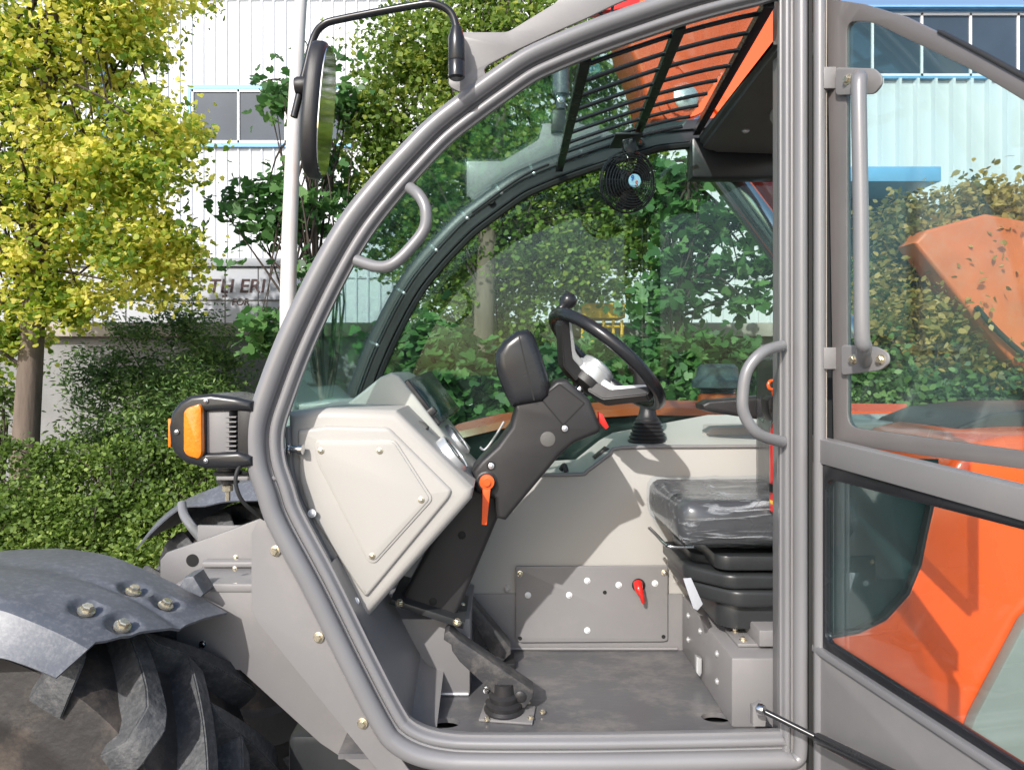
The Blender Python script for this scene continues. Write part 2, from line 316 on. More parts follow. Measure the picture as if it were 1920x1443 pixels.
# the lettering stands upside-down-proof on the front face (ex=+X, ey=+Z faces the camera)
sg = text('lettering', 'TH ERI', P(390, 548, YK)+Vector((0, -.006, 0)), EX, EZ, .285, M['maroon'], ct, .002, shear=.15)
text('small_lettering', 'FOR', P(434, 572, YK)+Vector((0, -.006, 0)), EX, EZ, .14, M['maroon'], ct, .002, shear=.15)
for px, py in ((419, 547), (425, 547), (424, 554), (419, 555)): box('emblem_square', P(px, py, YK)+Vector((0, -.006, 0)), (.035, .004, .035), M['maroon'], ct, 0)
YO = 6.1
po = tube('utility_pole', [P(545, 1150, YO).xy.to_3d(), P(540, 560, YO), P(557, 120, YO), P(568, -60, YO), P(576, -300, YO)], [.078, .070, .058, .05, .045], M['pole'], None, 20, 4)
tag(po, 'white painted steel pole with rust streaks, just left of the wing mirror', 'pole')
# yellow access steps far behind
yl = empty('yellow_platform', (X(1130, 7.9), 7.9, 0), 'yellow painted loading platform with railing, seen through the cab beyond the steering wheel', 'platform')
bx('deck', X(1088, 7.9), X(1168, 7.9), 7.75, 8.25, Zp(598, 7.9), Zp(570, 7.9), M['yellow'], yl, .01)
bm = bmesh.new()
for a in (1092, 1112, 1132, 1150, 1166): tube_bm(bm, [P(a, 1010, 7.8), P(a, 600, 7.8)], .018, 6)
for b in (612, 640, 670): tube_bm(bm, [P(1088, b, 7.8), P(1170, b, 7.8)], .016, 6)
bmo(bm, 'railing', M['yellow'], yl)
# ---------------------------------------------------------------- foliage
FAN = [(0, 0, 0), (-.42, .52, .10), (-.34, .82, .12), (-.1, .93, .02), (0, .80, 0), (.1, .93, .02), (.34, .82, .12), (.42, .52, .10)]
LOBE = [(0, 0, 0), (-.38, .12, .06), (-.5, .42, .1), (-.26, .5, .02), (-.3, .8, .05), (0, 1.1, -.05), (.3, .8, .05), (.26, .5, .02), (.5, .42, .1), (.38, .12, .06)]
OVAL = [(0, 0, 0), (-.3, .3, .06), (-.28, .65, .05), (0, 1, -.08), (.28, .65, .05), (.3, .3, .06)]
LANCE = [(0, 0, 0), (-.16, .35, .03), (-.1, .7, .02), (0, 1, -.05), (.1, .7, .02), (.16, .35, .03)]
def leafmesh(name, pos, size, tmpl, m, parent, droop=.3, up=.6, kind=None):
    n = len(pos); T = np.array(tmpl); K = len(T)
    d = rng.normal(size=(n, 3)); d[:, 2] = d[:, 2]*.6-droop; d /= np.linalg.norm(d, axis=1)[:, None]
    nn = rng.normal(size=(n, 3))*.75; nn += np.array([-.25, -.45, up]); nn -= d*np.sum(nn*d, axis=1)[:, None]; nn /= np.linalg.norm(nn, axis=1)[:, None]
    s = np.cross(d, nn); sz = size*rng.uniform(.65, 1.25, n)
    V = pos[:, None, :]+sz[:, None, None]*(T[None, :, 0, None]*s[:, None, :]+T[None, :, 1, None]*d[:, None, :]+T[None, :, 2, None]*nn[:, None, :])
    me = bpy.data.meshes.new(name); me.vertices.add(n*K); me.vertices.foreach_set('co', V.reshape(-1)); me.loops.add(n*K); me.loops.foreach_set('vertex_index', np.arange(n*K))
    me.polygons.add(n); me.polygons.foreach_set('loop_start', np.arange(n)*K); me.polygons.foreach_set('loop_total', np.full(n, K)); me.update(calc_edges=True); me.validate()
    o = link(name, me, m, parent, 0)
    return o
def clusters(lobes, ncl, per, cr_, surf=.5):
    """lobes: (px,py,Y,rx_px,ry_px,ry_depth_m); returns leaf points (+cluster centres)"""
    vol = np.array([l[3]*l[4] for l in lobes], float); vol /= vol.sum(); pts = []; cen = []
    for l, v in zip(lobes, vol):
        c = np.array(P(l[0], l[1], l[2])); k = l[2]/F; R = np.array([l[3]*k, l[5], l[4]*k])
        for _ in range(max(1, int(ncl*v))):
            u = rng.normal(size=3); u /= np.linalg.norm(u); r = rng.uniform()**surf; q = c+u*R*r; cen.append(q)
            kk = int(per*rng.uniform(.4, 1.6)); pts.append(q+rng.normal(size=(kk, 3))*np.array([cr_, cr_, cr_*.6])*rng.uniform(.6, 1.4))
    return np.concatenate(pts), cen
def limbs(root, cen, tr, r0, n, m, parent, name='limb'):
    bm = bmesh.new(); idx = rng.choice(len(cen), min(n, len(cen)), replace=False)
    for i in idx:
        e = Vector(cen[i]); s = tr[int(rng.integers(len(tr)//3, len(tr)))]; mid = s.lerp(e, .5)+Vector(rng.normal(size=3)*.08)+Vector((0, 0, .06))
        pp = cr([s, mid, e], 4); tube_bm(bm, pp, list(np.linspace(r0, .003, len(pp))), 5)
    return bmo(bm, name, m, parent)
L_gk = leafmat('ginkgo_leaves', [(.10, .19, .025), (.18, .29, .035), (.32, .40, .05), (.56, .56, .09), (.72, .66, .15), (.80, .70, .22)], .48, .6)
L_gr = leafmat('green_ginkgo_leaves', [(.07, .14, .02), (.12, .21, .03), (.20, .29, .05), (.38, .42, .07)], .4, .55)
L_bl = leafmat('broad_leaves', [(.03, .09, .03), (.05, .135, .04), (.08, .20, .05), (.16, .29, .09)], .3, .5)
L_sh = leafmat('shrub_leaves', [(.04, .09, .03), (.07, .15, .04), (.12, .21, .05), (.23, .33, .10)], .3, .5)
L_hg = leafmat('hedge_leaves', [(.045, .085, .015), (.085, .15, .022), (.15, .235, .035), (.32, .41, .10)], .35, .6)
L_gd = leafmat('golden_leaves', [(.10, .11, .02), (.22, .18, .04), (.45, .30, .08), (.6, .45, .18)], .35)
def tree(name, label, lobes, ncl, per, cr_, size, tmpl, lm, trunk, tr_r, nl=60, barkm='bark', kids=True, cat='tree', up=.6, limr=.02, droop=.3):
    t = empty(name, (trunk[0].x, trunk[0].y, 0), label, cat); tp = cr(trunk, 8)
    rr = list(np.interp(np.linspace(0, 1, len(tp)), np.linspace(0, 1, len(tr_r)), tr_r)); bm = bmesh.new(); tube_bm(bm, tp, rr, 16)
    bmo(bm, 'trunk', M[barkm], t, 60)
    pts, cen = clusters(lobes, ncl, per, cr_); leafmesh('crown', pts, size, tmpl, lm, t, droop, up); limbs(None, cen, tp, limr, nl, M['twig'], t, 'limbs'); return t
G = lambda px, Y: Vector((X(px, Y), Y, 0))
Y1 = 6.6
tree('ginkgo_tree', 'yellow-leaved ginkgo with a bare lower trunk at the left edge', [(60, 90, Y1, 190, 120, .8), (230, 60, Y1, 110, 110, .6), (120, 300, Y1, 200, 140, .8), (290, 240, Y1, 90, 80, .5), (350, 240, Y1-.2, 45, 45, .3), (250, 330, Y1-.2, 130, 70, .5),
      (60, 470, Y1, 110, 90, .6), (100, 580, Y1, 110, 55, .4), (330, 460, Y1, 60, 55, .3), (230, 450, Y1-.1, 130, 85, .5), (310, 520, Y1, 80, 55, .4), (150, 560, Y1+.2, 80, 40, .4), (0, 620, Y1, 50, 90, .4), (-120, 200, Y1, 150, 300, .9), (180, -60, Y1, 240, 80, 1)], 1500, 28, .085, .064, FAN, L_gk,
     [G(45, Y1), P(47, 860, Y1), P(62, 600, Y1), P(70, 400, Y1), P(95, 100, Y1), P(110, -200, Y1)], [.14, .118, .10, .085, .06, .03], 90)
Y2 = 7.7
tree('ginkgo_tree', 'tall green ginkgo with yellow-tipped leaves directly behind the cab', [(760, 120, Y2, 110, 110, .6), (870, 60, Y2, 170, 110, .7), (720, 330, Y2, 100, 130, .5), (800, 250, Y2, 110, 130, .5), (920, 300, Y2, 160, 150, .6), (1080, 330, Y2, 130, 130, .6),
      (960, 480, Y2, 170, 130, .6), (1100, 480, Y2, 120, 110, .5), (840, 520, Y2, 110, 130, .5), (1050, 120, Y2, 150, 130, .6), (700, 220, Y2, 60, 60, .4), (1200, 420, Y2, 90, 100, .5), (930, 620, Y2, 130, 60, .4), (1010, -100, Y2, 260, 90, .9), (760, 420, Y2+.3, 110, 160, .3), (1000, 420, Y2+.4, 260, 180, .2), (1160, 300, Y2+.3, 100, 120, .3)], 2100, 30, .11, .064, FAN, L_gr,
     [G(905, Y2-.45), P(907, 640, Y2-.45), P(915, 450, Y2-.3), P(940, 200, Y2-.1), P(950, -150, Y2)], [.13, .11, .10, .08, .04], 90)
Y3 = 7.0
tree('mulberry_tree', 'dark green broad-leaved sapling reaching in front of the white pole', [(490, 130, Y3+1.2, 14, 10, .2), (520, 160, Y3, 35, 30, .3), (540, 200, Y3, 40, 50, .3), (600, 110, Y3+.6, 35, 30, .3), (650, 190, Y3+.5, 45, 60, .3), (500, 350, Y3, 60, 30, .3), (440, 385, Y3, 45, 12, .2), (560, 400, Y3, 80, 50, .4),
      (500, 425, Y3, 60, 25, .3), (580, 535, Y3-.2, 28, 50, .4), (500, 605, Y3-.4, 50, 14, .3), (620, 330, Y3+.5, 40, 50, .3), (520, 640, Y3-.2, 60, 35, .3), (415, 492, Y3-.6, 20, 8, .2)], 190, 10, .10, .105, LOBE, L_bl,
     [G(620, Y3), P(610, 800, Y3), P(590, 500, Y3), P(600, 200, Y3)], [.05, .045, .03, .01], 60, cat='tree', up=.9, droop=.15)
Y4 = 6.8
tree('mulberry_tree', 'broad-leaved sapling at the right side of the cab\'s far window, before the white wall', [(1290, 320, Y4, 45, 40, .3), (1290, 400, Y4, 70, 60, .4), (1370, 420, Y4, 60, 40, .3), (1390, 500, Y4, 50, 22, .3), (1300, 500, Y4, 80, 50, .4), (1250, 560, Y4, 80, 50, .4), (1420, 560, Y4, 50, 35, .3), (1440, 480, Y4, 40, 40, .3), (1240, 370, Y4+.3, 60, 60, .3)], 170, 10, .10, .115, LOBE, L_bl,
     [G(1265, Y4), P(1262, 760, Y4), P(1280, 500, Y4), P(1290, 300, Y4)], [.06, .05, .035, .012], 50, up=.9, droop=.15)
def shrub(name, label, lobes, ncl, per, cr_, size, tmpl, lm, base, n=25, cat='shrub', **k):
    b = G(base, lobes[0][2]); t = empty(name, (b.x, b.y, 0), label, cat); pts, cen = clusters(lobes, ncl, per, cr_, .6)
    pts = pts[pts[:, 2] > .02]; leafmesh('foliage', pts, size, tmpl, lm, t, **k)
    limbs(None, cen, [b, b+Vector((0, 0, .3)), b+Vector((0, 0, .5))], .012, n, M['twig'], t, 'stems'); return t
shrub('nandina_shrub', 'loose dark green shrub with fine leaves, against the concrete wall behind the headlight', [(300, 720, 7.6, 180, 110, .45), (400, 660, 7.6, 90, 70, .4), (200, 700, 7.6, 90, 60, .35), (240, 620, 7.7, 60, 35, .3), (330, 600, 7.7, 80, 50, .3), (430, 780, 7.5, 70, 90, .4), (220, 830, 7.6, 110, 80, .4), (370, 860, 7.4, 130, 90, .4), (300, 780, 7.4, 170, 90, .4)], 820, 30, .085, .066, LANCE, L_sh, 300, 14, droop=0)
shrub('young_bamboo', 'thin light green upright plant at the left edge beside the trunk', [(5, 830, 6.9, 22, 60, .2), (-5, 740, 6.9, 25, 60, .2), (15, 760, 6.9, 14, 30, .15)], 30, 14, .07, .11, LANCE, L_hg, 5, 10)
for i, (pa, lab) in enumerate((((40, 950, 170, 110), 'clipped bright green hedge bush at the far left, below the ginkgo trunk'), ((230, 955, 140, 110), 'clipped bright green hedge bush in the middle, above the front fender'), ((390, 960, 130, 110), 'clipped bright green hedge bush nearest the headlight'))):
    px, py, rx, ry = pa; h = shrub('hedge_bush', lab, [(px+rx*random.uniform(-.9, .9), py-ry*random.uniform(.75, 1.0), 5.7, 12, 34, .06) for _ in range(16)]+[(px, py, 5.8, rx, ry, .5), (px-70, py+60, 5.5, rx*.8, ry*.8, .3), (px+60, py+40, 5.6, rx*.9, ry, .4)], 520, 34, .062, .040, OVAL, L_hg, px, 70, 'hedge', up=.3, droop=-.45); h['group'] = 'clipped hedge bushes in a row'
shrub('broadleaf_shrub', 'low broad-leaved shrub behind the dashboard screen', [(800, 660, 6.2, 110, 50, .4), (760, 760, 6.2, 110, 60, .4), (870, 720, 6.0, 100, 60, .4), (930, 800, 6.0, 120, 60, .4), (700, 830, 6.2, 120, 60, .4)], 420, 13, .12, .11, LOBE, L_bl, 800, 30, up=1., droop=.1)
shrub('broadleaf_shrub', 'low broad-leaved shrub behind the steering wheel and lever', [(1080, 700, 6.2, 110, 50, .4), (1200, 690, 6.4, 110, 60, .4), (1330, 680, 6.4, 110, 45, .4), (1130, 780, 6.2, 160, 50, .4), (1350, 740, 6.2, 120, 40, .4)], 480, 13, .12, .11, LOBE, L_bl, 1200, 30, up=1., droop=.1)
shrub('reflection_shrub', 'added golden-brown leaved shrub standing in for leaves reflected in the upper door glass', [(1800, 450, 5.6, 90, 110, .4), (1760, 560, 5.6, 150, 90, .4), (1840, 400, 5.6, 50, 80, .3), (1700, 450, 5.6, 60, 80, .3), (1900, 440, 5.6, 70, 100, .3), (1880, 540, 5.6, 90, 90, .4), (1690, 620, 5.5, 110, 80, .4), (1830, 690, 5.5, 130, 70, .4)], 1100, 22, .09, .06, OVAL, L_gd, 1800, 40)  # added shrub in place of the golden leaf reflection on the pane
shrub('green_shrub', 'dark green bushy shrub low behind the upper door glass', [(1640, 580, 5.9, 80, 90, .4), (1640, 740, 5.3, 120, 70, .4), (1780, 760, 5.3, 150, 60, .4), (1920, 740, 5.3, 140, 70, .4), (1620, 660, 5.6, 90, 80, .4)], 700, 20, .09, .06, OVAL, L_sh, 1700, 40)
# ---------------------------------------------------------------- the telehandler
YN, YF = 1.5, 2.46
V3 = lambda x, y, z: Vector((x, y, z))
T = empty('telehandler', (0, 2.0, 0), 'grey and orange telehandler with an arched glazed cab, its door swung wide open', 'telehandler')
G_ = M['grey']; GF = M['greyflat']; BK = M['black']
# added orange machine standing in for the faint orange shape in the glass
YP = 5.15
pm = empty('added_orange_machine', (X(2500, YP), YP, 0), 'added orange machine, stand-in for the faint orange shape in the upper door glass', 'machine')
OD = mat('muted_orange_paint', (.66, .15, .045), .4, 0, .1, 5, dust=(.45, .28, .18), dustamt=.4, dusts=6)  # orange muted in the paint, like a washed-out reflection
ys('boom', [(1715, 455), (1740, 430), (1850, 400), (1960, 420), (2200, 600), (2500, 860), (2500, 1000), (2180, 990), (1960, 745), (1880, 655), (1800, 560)], YP, .25, OD, pm, .03)
tube('hydraulic_hose', [P(1830, 575, YP-.04), P(1870, 620, YP-.05), P(1920, 665, YP-.05), P(1990, 720, YP-.04), P(2150, 880, YP-.04)], .02, M['seal'], pm, 8)
bx('body', X(2300, YP), X(3100, YP), YP-.4, YP+1.2, .5, 1.5, OD, pm, .06)
for wx in (2400, 2950): lathe('wheel', (X(wx, YP), YP-.35, .5), (0, 1, 0), [(.25, -.12), (.46, -.13), (.5, -.08), (.5, .1), (.46, .15)], M['rubber'], pm, 32)
# cab frame: outer outline in pixels at YN, running from the roof down the front, along the sill and up the door post
arch = [(1545, -74), (1440, -60), (1360, -42), (1280, -20), (1195, 8), (1107, 39), (1030, 70), (973, 97), (916, 136), (860, 177), (805, 220), (757, 267), (697, 332), (640, 403), (593, 480), (547, 570), (511, 650), (480, 733), (464, 785), (460, 830), (466, 880), (482, 930), (503, 988)]
low = [(570, 1113), (640, 1254), (700, 1368), (730, 1405), (775, 1430), (830, 1443), (900, 1447), (1100, 1447), (1300, 1444), (1440, 1441), (1485, 1438), (1505, 1425), (1512, 1400)]
jamb = [(1512, 1300), (1512, 900), (1512, 500), (1512, 100), (1512, -120)]
def outer(pxs, n=6): return [xz(p, YN) for p in cr([Vector((a, b, 0)) for a, b in pxs], n)]
path = outer(arch+low+jamb, 6)
sc_ = []
for x, z in path:
    py = HZ+(CZ-z)*F/YN; px = CX+x*F/YN
    if px > 1490: s = .66
    else: s = float(np.interp(py, [0, 200, 420, 700, 1300, 1500], [.84, .84, .93, .97, .93, .93]))
    sc_.append(s)
sc_ = [sum(sc_[max(0, i-4):i+5])/len(sc_[max(0, i-4):i+5]) for i in range(len(sc_))]
def arc(cx, cy, rx, ry, a0, a1, n): return [(cx+rx*math.cos(math.radians(a0+(a1-a0)*k/n)), cy+ry*math.sin(math.radians(a0+(a1-a0)*k/n))) for k in range(n+1)]
prof = [(.002, YN+.03)]+arc(.023, YN, .023, .022, 180, 360, 12)[0:12]+[(.044, YN+.004), (.049, YN+.006), (.052, YN-.001)]+arc(.064, YN+.002, .011, .009, 180, 360, 8)+[(.078, YN+.006), (.083, YN+.007), (.084, YN+.016), (.078, YN+.03)]
fr = sweep('cab_frame', path, prof, G_, T, sc_)
prof_s = [(.0495, YN+.002), (.050, YN-.0045), (.0515, YN-.0045), (.052, YN+.002)]
sprof = arc(.088, YN+.02, .006, .006, 0, 360, 10)[:-1]
archpath = outer(arch+low[:1], 6); asc = sc_[:len(archpath)]
fpx = [(1835, -84), (1700, -80)]+arch[1:]+[(570, 1113), (640, 1254)]
fpath = outer(fpx, 6)
fprof = [(0.0, YF+.03), (.0, YF-.02), (.012, YF-.03), (.035, YF-.03), (.04, YF-.018), (.075, YF-.018), (.082, YF-.01), (.082, YF+.03)]
ff = sweep('far_cab_frame', fpath, fprof, M['blackpaint'], T)  # near-black tone also holds the interior shade on this frame
sweep('window_seal', fpath, [(a+.088, b+YF-YN-.03) for a, b in [(-.006, YN), (0, YN-.006), (.01, YN-.002), (.012, YN+.02), (-.006, YN+.02)]], M['seal'], ff)
def off(pth, d, scl=None):
    out = []
    for i, p in enumerate(pth):
        a = Vector(pth[max(0, i-1)]); b = Vector(pth[min(len(pth)-1, i+1)]); t = (b-a).normalized(); n = Vector((-t.y, t.x)); s = scl[i] if scl else 1
        out.append((p[0]+n.x*d*s, p[1]+n.y*d*s))
    return out
ofull = off(archpath, .045, asc)
# curved windscreen between the two frames
i0 = next(i for i, p in enumerate(ofull) if p[0] < X(1500, YN))
cut = [i for i, p in enumerate(ofull) if i >= i0 and HZ+(CZ-p[1])*F/YN < 900]
ws = loft('windscreen', [V3(ofull[i][0], YN+.02, ofull[i][1]) for i in cut], [V3(ofull[i][0], YF-.02, ofull[i][1]) for i in cut], M['wind'], T, .005)
# inner lining along windscreen edge of the far frame (rubber + clips)
ip = off(archpath, .052, asc)
tube('edge_trim', [V3(ip[i][0], YF-.055, ip[i][1]) for i in cut[20:]], .005, M['seal'], ws, 6, 1)
for i in cut[::11][1:9]: lathe('glass_clip', V3(ip[i][0]+.004, YF-.10, ip[i][1]-.004), (-.6, 0, -.8), [(.007, 0), (.007, .006), (.004, .009)], M['silver'], ws, 12)
tube('wiper', [V3(ip[i][0]+.01, YF-.16, ip[i][1]-.01) for i in cut[30:58:6]], .005, M['black'], ws, 6)
# far side window
fi = off(fpath, .078)
wz = [q for q in fi]
ys_pts = [(CX+x*F/YF, HZ+(CZ-z)*F/YF) for x, z in wz]
ys('side_window', ys_pts+[(ys_pts[-1][0], 950), (ys_pts[0][0], 950)], YF, .005, M['side'], T)
# near and far bracket plates on the roof edge
bp = [(840, 60), (952, 60), (1045, 3), (1060, -28), (1240, -70), (1250, -30), (1160, 5), (1100, 34), (1050, 56), (960, 98), (915, 122), (907, 131), (912, 141), (893, 155), (876, 178), (852, 168), (841, 160)]
bpl = ys('light_bracket', bp, YN-.01, .008, GF, T, .002, rounded=.012)
ys('light_bracket', [tuple((a, b)) for a, b in bp], YN, .008, GF, T, .002)
fb = S.objects[-1] if False else None
far = [o for o in T.children if o.name.startswith('light_bracket')][-1]
for v in far.data.vertices: v.co.y += YF-YN+.02
ys('bracket_arm', [(875, 302), (943, 302), (1010, 262), (1018, 232), (1075, 228), (1150, 250), (1170, 275), (1000, 330), (875, 370)], YF+.03, .008, GF, T, .002)
wl = ys('roof_work_light', [(1036, 205), (1062, 205), (1060, 246), (1034, 246)], YF+.0, .09, BK, T, .006)
lathe('light_stem', P(1052, 205, YF+.05), (0, 0, 1), [(.016, 0), (.018, .04), (.03, .05), (.03, .15), (.024, .18)], M['bluegrey'], wl, 16)
bolt(wl, P(1052, 188, YF+.0), r=.01, m=M['chrome'])
# roof guard grille
oz = off(archpath, .012, asc); xs_ = [p[0] for p in oz][:120]; zs_ = [p[1] for p in oz][:120]
order = np.argsort(xs_); xa = np.array(xs_)[order]; za = np.array(zs_)[order]
AZf = lambda x: float(np.interp(x, xa, za))
gr = empty('roof_guard', (0, 0, 0), None, None); 
bpy.data.objects.remove(gr)
def flatbar(bm, pts, w, h):
    for p, q in zip(pts, pts[1:]):
        d = (q-p); L_ = d.length; R = d.to_track_quat('X', 'Z').to_matrix(); box_bm(bm, (p+q)/2, (L_+.002, w, h), R)
gxs = [.185, .405]
bm = bmesh.new(); flatbar(bm, [V3(.395, 1.53, AZf(.395)-.054), V3(.455, 2.40, AZf(.455)-.054)], .024, .02); grl = bmo(bm, 'roof_guard', M['blackg'], T, 0)
for k in range(9):
    bm = bmesh.new(); y = 1.585+k*.094
    xx = [.185+(.61-.185)*t/14 for t in range(15)]
    tube_bm(bm, [V3(x, y, AZf(x)-.048) for x in xx], .0058, 8); bmo(bm, 'slat', M['blackg'], grl, 50)
for gx, gx2 in ((.186, .20), (.59, .675)):
    bm = bmesh.new(); flatbar(bm, [V3(gx, 1.53, AZf(gx)-.054), V3(gx2, 2.40, AZf(gx2)-.054)], .024, .02); bmo(bm, 'guard_bar', M['blackg'], grl, 0)
# headliner (solid rear part of the roof)
hz = [V3(.60, 1.52, AZf(.6)-.012), V3(.685, 2.44, AZf(.68)-.012)]
bm = bmesh.new()
A0 = [V3(.60, 1.52, 2.375), V3(.60, 1.52, 2.36), V3(.66, 1.53, 2.33), V3(.715, 1.53, 2.325), V3(.715, 1.53, 2.40)]
A1 = [V3(.69, 2.43, 2.47), V3(.69, 2.42, 2.42), V3(.73, 2.40, 2.395), V3(1.05, 2.40, 2.385), V3(1.05, 2.43, 2.47)]
v0 = [bm.verts.new(p) for p in A0]; v1 = [bm.verts.new(p) for p in A1]
for i in range(5): bm.faces.new((v0[i], v0[(i+1) % 5], v1[(i+1) % 5], v1[i]))
bm.faces.new(v0); bm.faces.new(v1[::-1]); bmesh.ops.bevel(bm, geom=bm.edges[:], offset=.012, segments=2, affect='EDGES')
hl = bmo(bm, 'headliner', M['head'], T)
lathe('dome_lamp', V3(.80, 1.90, 2.352), (-.2, -.3, -1), [(.06, -.01), (.06, .012), (.045, .022), (.001, .026)], mat('dome_lamp_lens', (.4, .39, .38), .2, 0, .1, 30, bump=.3, bs=200), hl, 20)
for p in ((.72, 1.75), (.74, 2.1)): lathe('trim_clip', V3(p[0], p[1], 2.345+.05*(p[1]-1.6)), (0, 0, -1), [(.012, -.006), (.012, .004), (.006, .008)], M['silver'], hl, 12)
bx('rear_header', .66, 1.06, 2.40, 2.47, 2.31, 2.45, M['blackpaint'], T, .01)
# door post: extra vertical members and the hinge side
post = bx('door_post', X(1481, 1.5), X(1515, 1.5), YN+.0, YN+.10, .75, 2.6, GF, T, .006)
bx('post_gap_shade', X(1512, YN), X(1519, YN), YN-.012, YN+.06, .75, 2.6, M['seal'], post, 0)  # dark strip put in for the shade in the gap beside the post
bx('lower_edge_panel', X(1497, 1.56), X(1515, 1.56), YN+.05, YN+.08, .55, 1.05, M['orange'], T, .003)
bm = bmesh.new()
for z0, z1 in ((Zp(225, YN), Zp(100, YN)),):
    for k in range(5):
        a = z0+(z1-z0)*k/5; lathe_bm(bm, V3(X(1500, YN), YN-.012, a+.001), (0, 0, 1), [(.007, 0), (.007, (z1-z0)/5-.003)], 12)
bmo(bm, 'hinge', GF, post)
# ------------------------------ door, swung open
def plane_door(vpx, x0=.690, y0=YN-.02):
    k = (vpx-CX)/F; d = Vector((-k, -1, 0)).normalized(); O = Vector((x0, y0, 0))
    def D(px, py):
        a = (px-CX)/F; t = (a*O.y-O.x)/(d.x-a*d.y); p = O+d*t; return (t, CZ-(py-HZ)/F*p.y)
    return O, d, D
Od, dd, Dd = plane_door(800.)
nd = dd.cross(EZ)  # dd x ez : extrusion direction
def ds(name, pts, th, m, par, off_=0, bevel=0, holes=(), rounded=0, pl=None):
    O, d, D = pl or (Od, dd, Dd)
    return slab(name, [D(*p) for p in pts], O+d.cross(EZ)*(off_-th/2), d, EZ, th, m, par, bevel, [fillet([D(*p) for p in h], .03) for h in holes], 35, rounded)
post_t = tube('door', [V3(X(1529, YN), YN-.02, .64), V3(X(1529, YN), YN-.02, 2.7)], .0125, G_, T, 16, 1)
bx('door_edge_seal', X(1529, YN)+.008, X(1529, YN)+.0135, YN-.025, YN+.0, .95, 2.6, M['coping'], post_t, .001)
ds('door_rail', [(1519, 815), (1960, 920), (1960, 983), (1530, 863)], .032, GF, post_t, 0, .003)
ds('door_stile', [(1517, 863), (1543, 866), (1543, 1215), (1517, 1210)], .032, GF, post_t, 0, .003)
ds('door_lower_panel', [(1515, 1208), (1541, 1211), (1896, 1443), (1990, 1505), (1990, 1700), (1515, 1430)], .03, GF, post_t, 0, .003)
ds('door_sill_ledge', [(1522, 1208), (1541, 1206), (1990, 1492), (1990, 1512)], .045, G_, post_t, 0, .004)
lg_o = [(1541, 867), (1960, 983), (1960, 1500), (1541, 1213)]
lgs = ds('lower_glass_seal', lg_o, .014, M['blackg'], post_t, .004, .002, holes=[[(1556, 896), (1960, 1000), (1990, 1010), (1990, 1475), (1925, 1432), (1562, 1203), (1556, 1190)]])
ds('lower_glass', [(1550, 880), (1955, 990), (1955, 1460), (1550, 1205)], .005, M['doorl'], lgs, .004)
# hinged upper half-door: frameless glass with a grey border
PU = plane_door(560., .702, YN+.0)
us = ds('upper_door_glass', [(1555, 2), (1700, 42), (1760, 70), (1840, 108), (1960, 175), (1960, 868), (1564, 822)], .005, M['door'], post_t, 0, pl=PU)
ds('glass_border', [(1553, -2), (1620, 8), (1700, 32), (1762, 62), (1845, 102), (1970, 172), (1970, 886), (1566, 830)], .012, M['frit'], us, -.001, .002, holes=[[(1590, 40), (1640, 42), (1700, 72), (1760, 100), (1845, 142), (1970, 218), (1995, 235), (1995, 862), (1970, 852), (1592, 800)]], pl=PU)
ds('edge_rubber', [(1762, 56), (1845, 98), (1970, 166), (1970, 176), (1845, 107), (1764, 64)], .018, M['seal'], us, -.001, .002, pl=PU)
bx('glass_gap_shade', X(1534, 1.56), X(1575, 1.56), 1.56, 1.60, 1.25, 2.75, M['hole'], T, 0)  # black bar in place of shade between post and upper glass
for py in (158, 672):
    bx('glass_hinge', X(1531, YN), X(1560, YN), YN-.035, YN-.027, Zp(py+20, YN), Zp(py-20, YN), GF, post_t, .002)
O, d, D = PU; nn_ = d.cross(EZ)
if nn_.x > 0: nn_ = -nn_
def UP(px, py, o): t, z = D(px, py); return V3(*(O+d*t+nn_*o).xy, z)
# camera-facing side of the pane is nn_ with negative y or negative x
hp1 = ds('handle_plate', [(1577, 128), (1650, 130), (1664, 145), (1664, 160), (1650, 178), (1577, 180)], .006, GF, us, 0, .002, rounded=.01, pl=(O+nn_*.012, d, D))
hp2 = ds('handle_plate', [(1588, 646), (1655, 650), (1676, 662), (1678, 680), (1662, 694), (1588, 703)], .006, GF, us, 0, .002, rounded=.01, pl=(O+nn_*.012, d, D))
tube('door_handle', [UP(1618, 156, .012), UP(1636, 150, .035), UP(1655, 154, .055), UP(1662, 185, .066), UP(1666, 400, .066), UP(1668, 620, .066), UP(1664, 650, .055), UP(1646, 668, .035), UP(1634, 678, .012)], .0138, G_, us, 16)
for a, b in ((1601, 151), (1612, 674), (1664, 674)): bolt(us, UP(a, b, .014), nn_, .0085, M['zinc'])
# ------------------------------ frame details
tube('front_grab_handle', [P(768, 352, 1.49), P(785, 366, 1.47), P(798, 392, 1.46), P(796, 428, 1.46), P(772, 462, 1.46), P(738, 494, 1.46), P(708, 500, 1.47), P(668, 488, 1.49)], .0125, G_, T, 16)
tube('rear_grab_handle', [P(1466, 648, 1.49), P(1430, 660, 1.455), P(1402, 692, 1.45), P(1393, 735, 1.45), P(1395, 775, 1.45), P(1420, 812, 1.455), P(1466, 828, 1.49)], .0122, G_, T, 16)
fp = ys('front_corner_plate', [(471, 1000), (482, 976), (500, 964), (516, 992), (660, 1262), (742, 1408), (790, 1475), (770, 1520), (482, 1166), (471, 1142)], YN+.012, .01, GF, T, .002)
for a, b in ((517, 1032), (598, 1194), (680, 1355)): bolt(fp, P(a, b, YN+.012), (-.2, -1, 0), .0095)
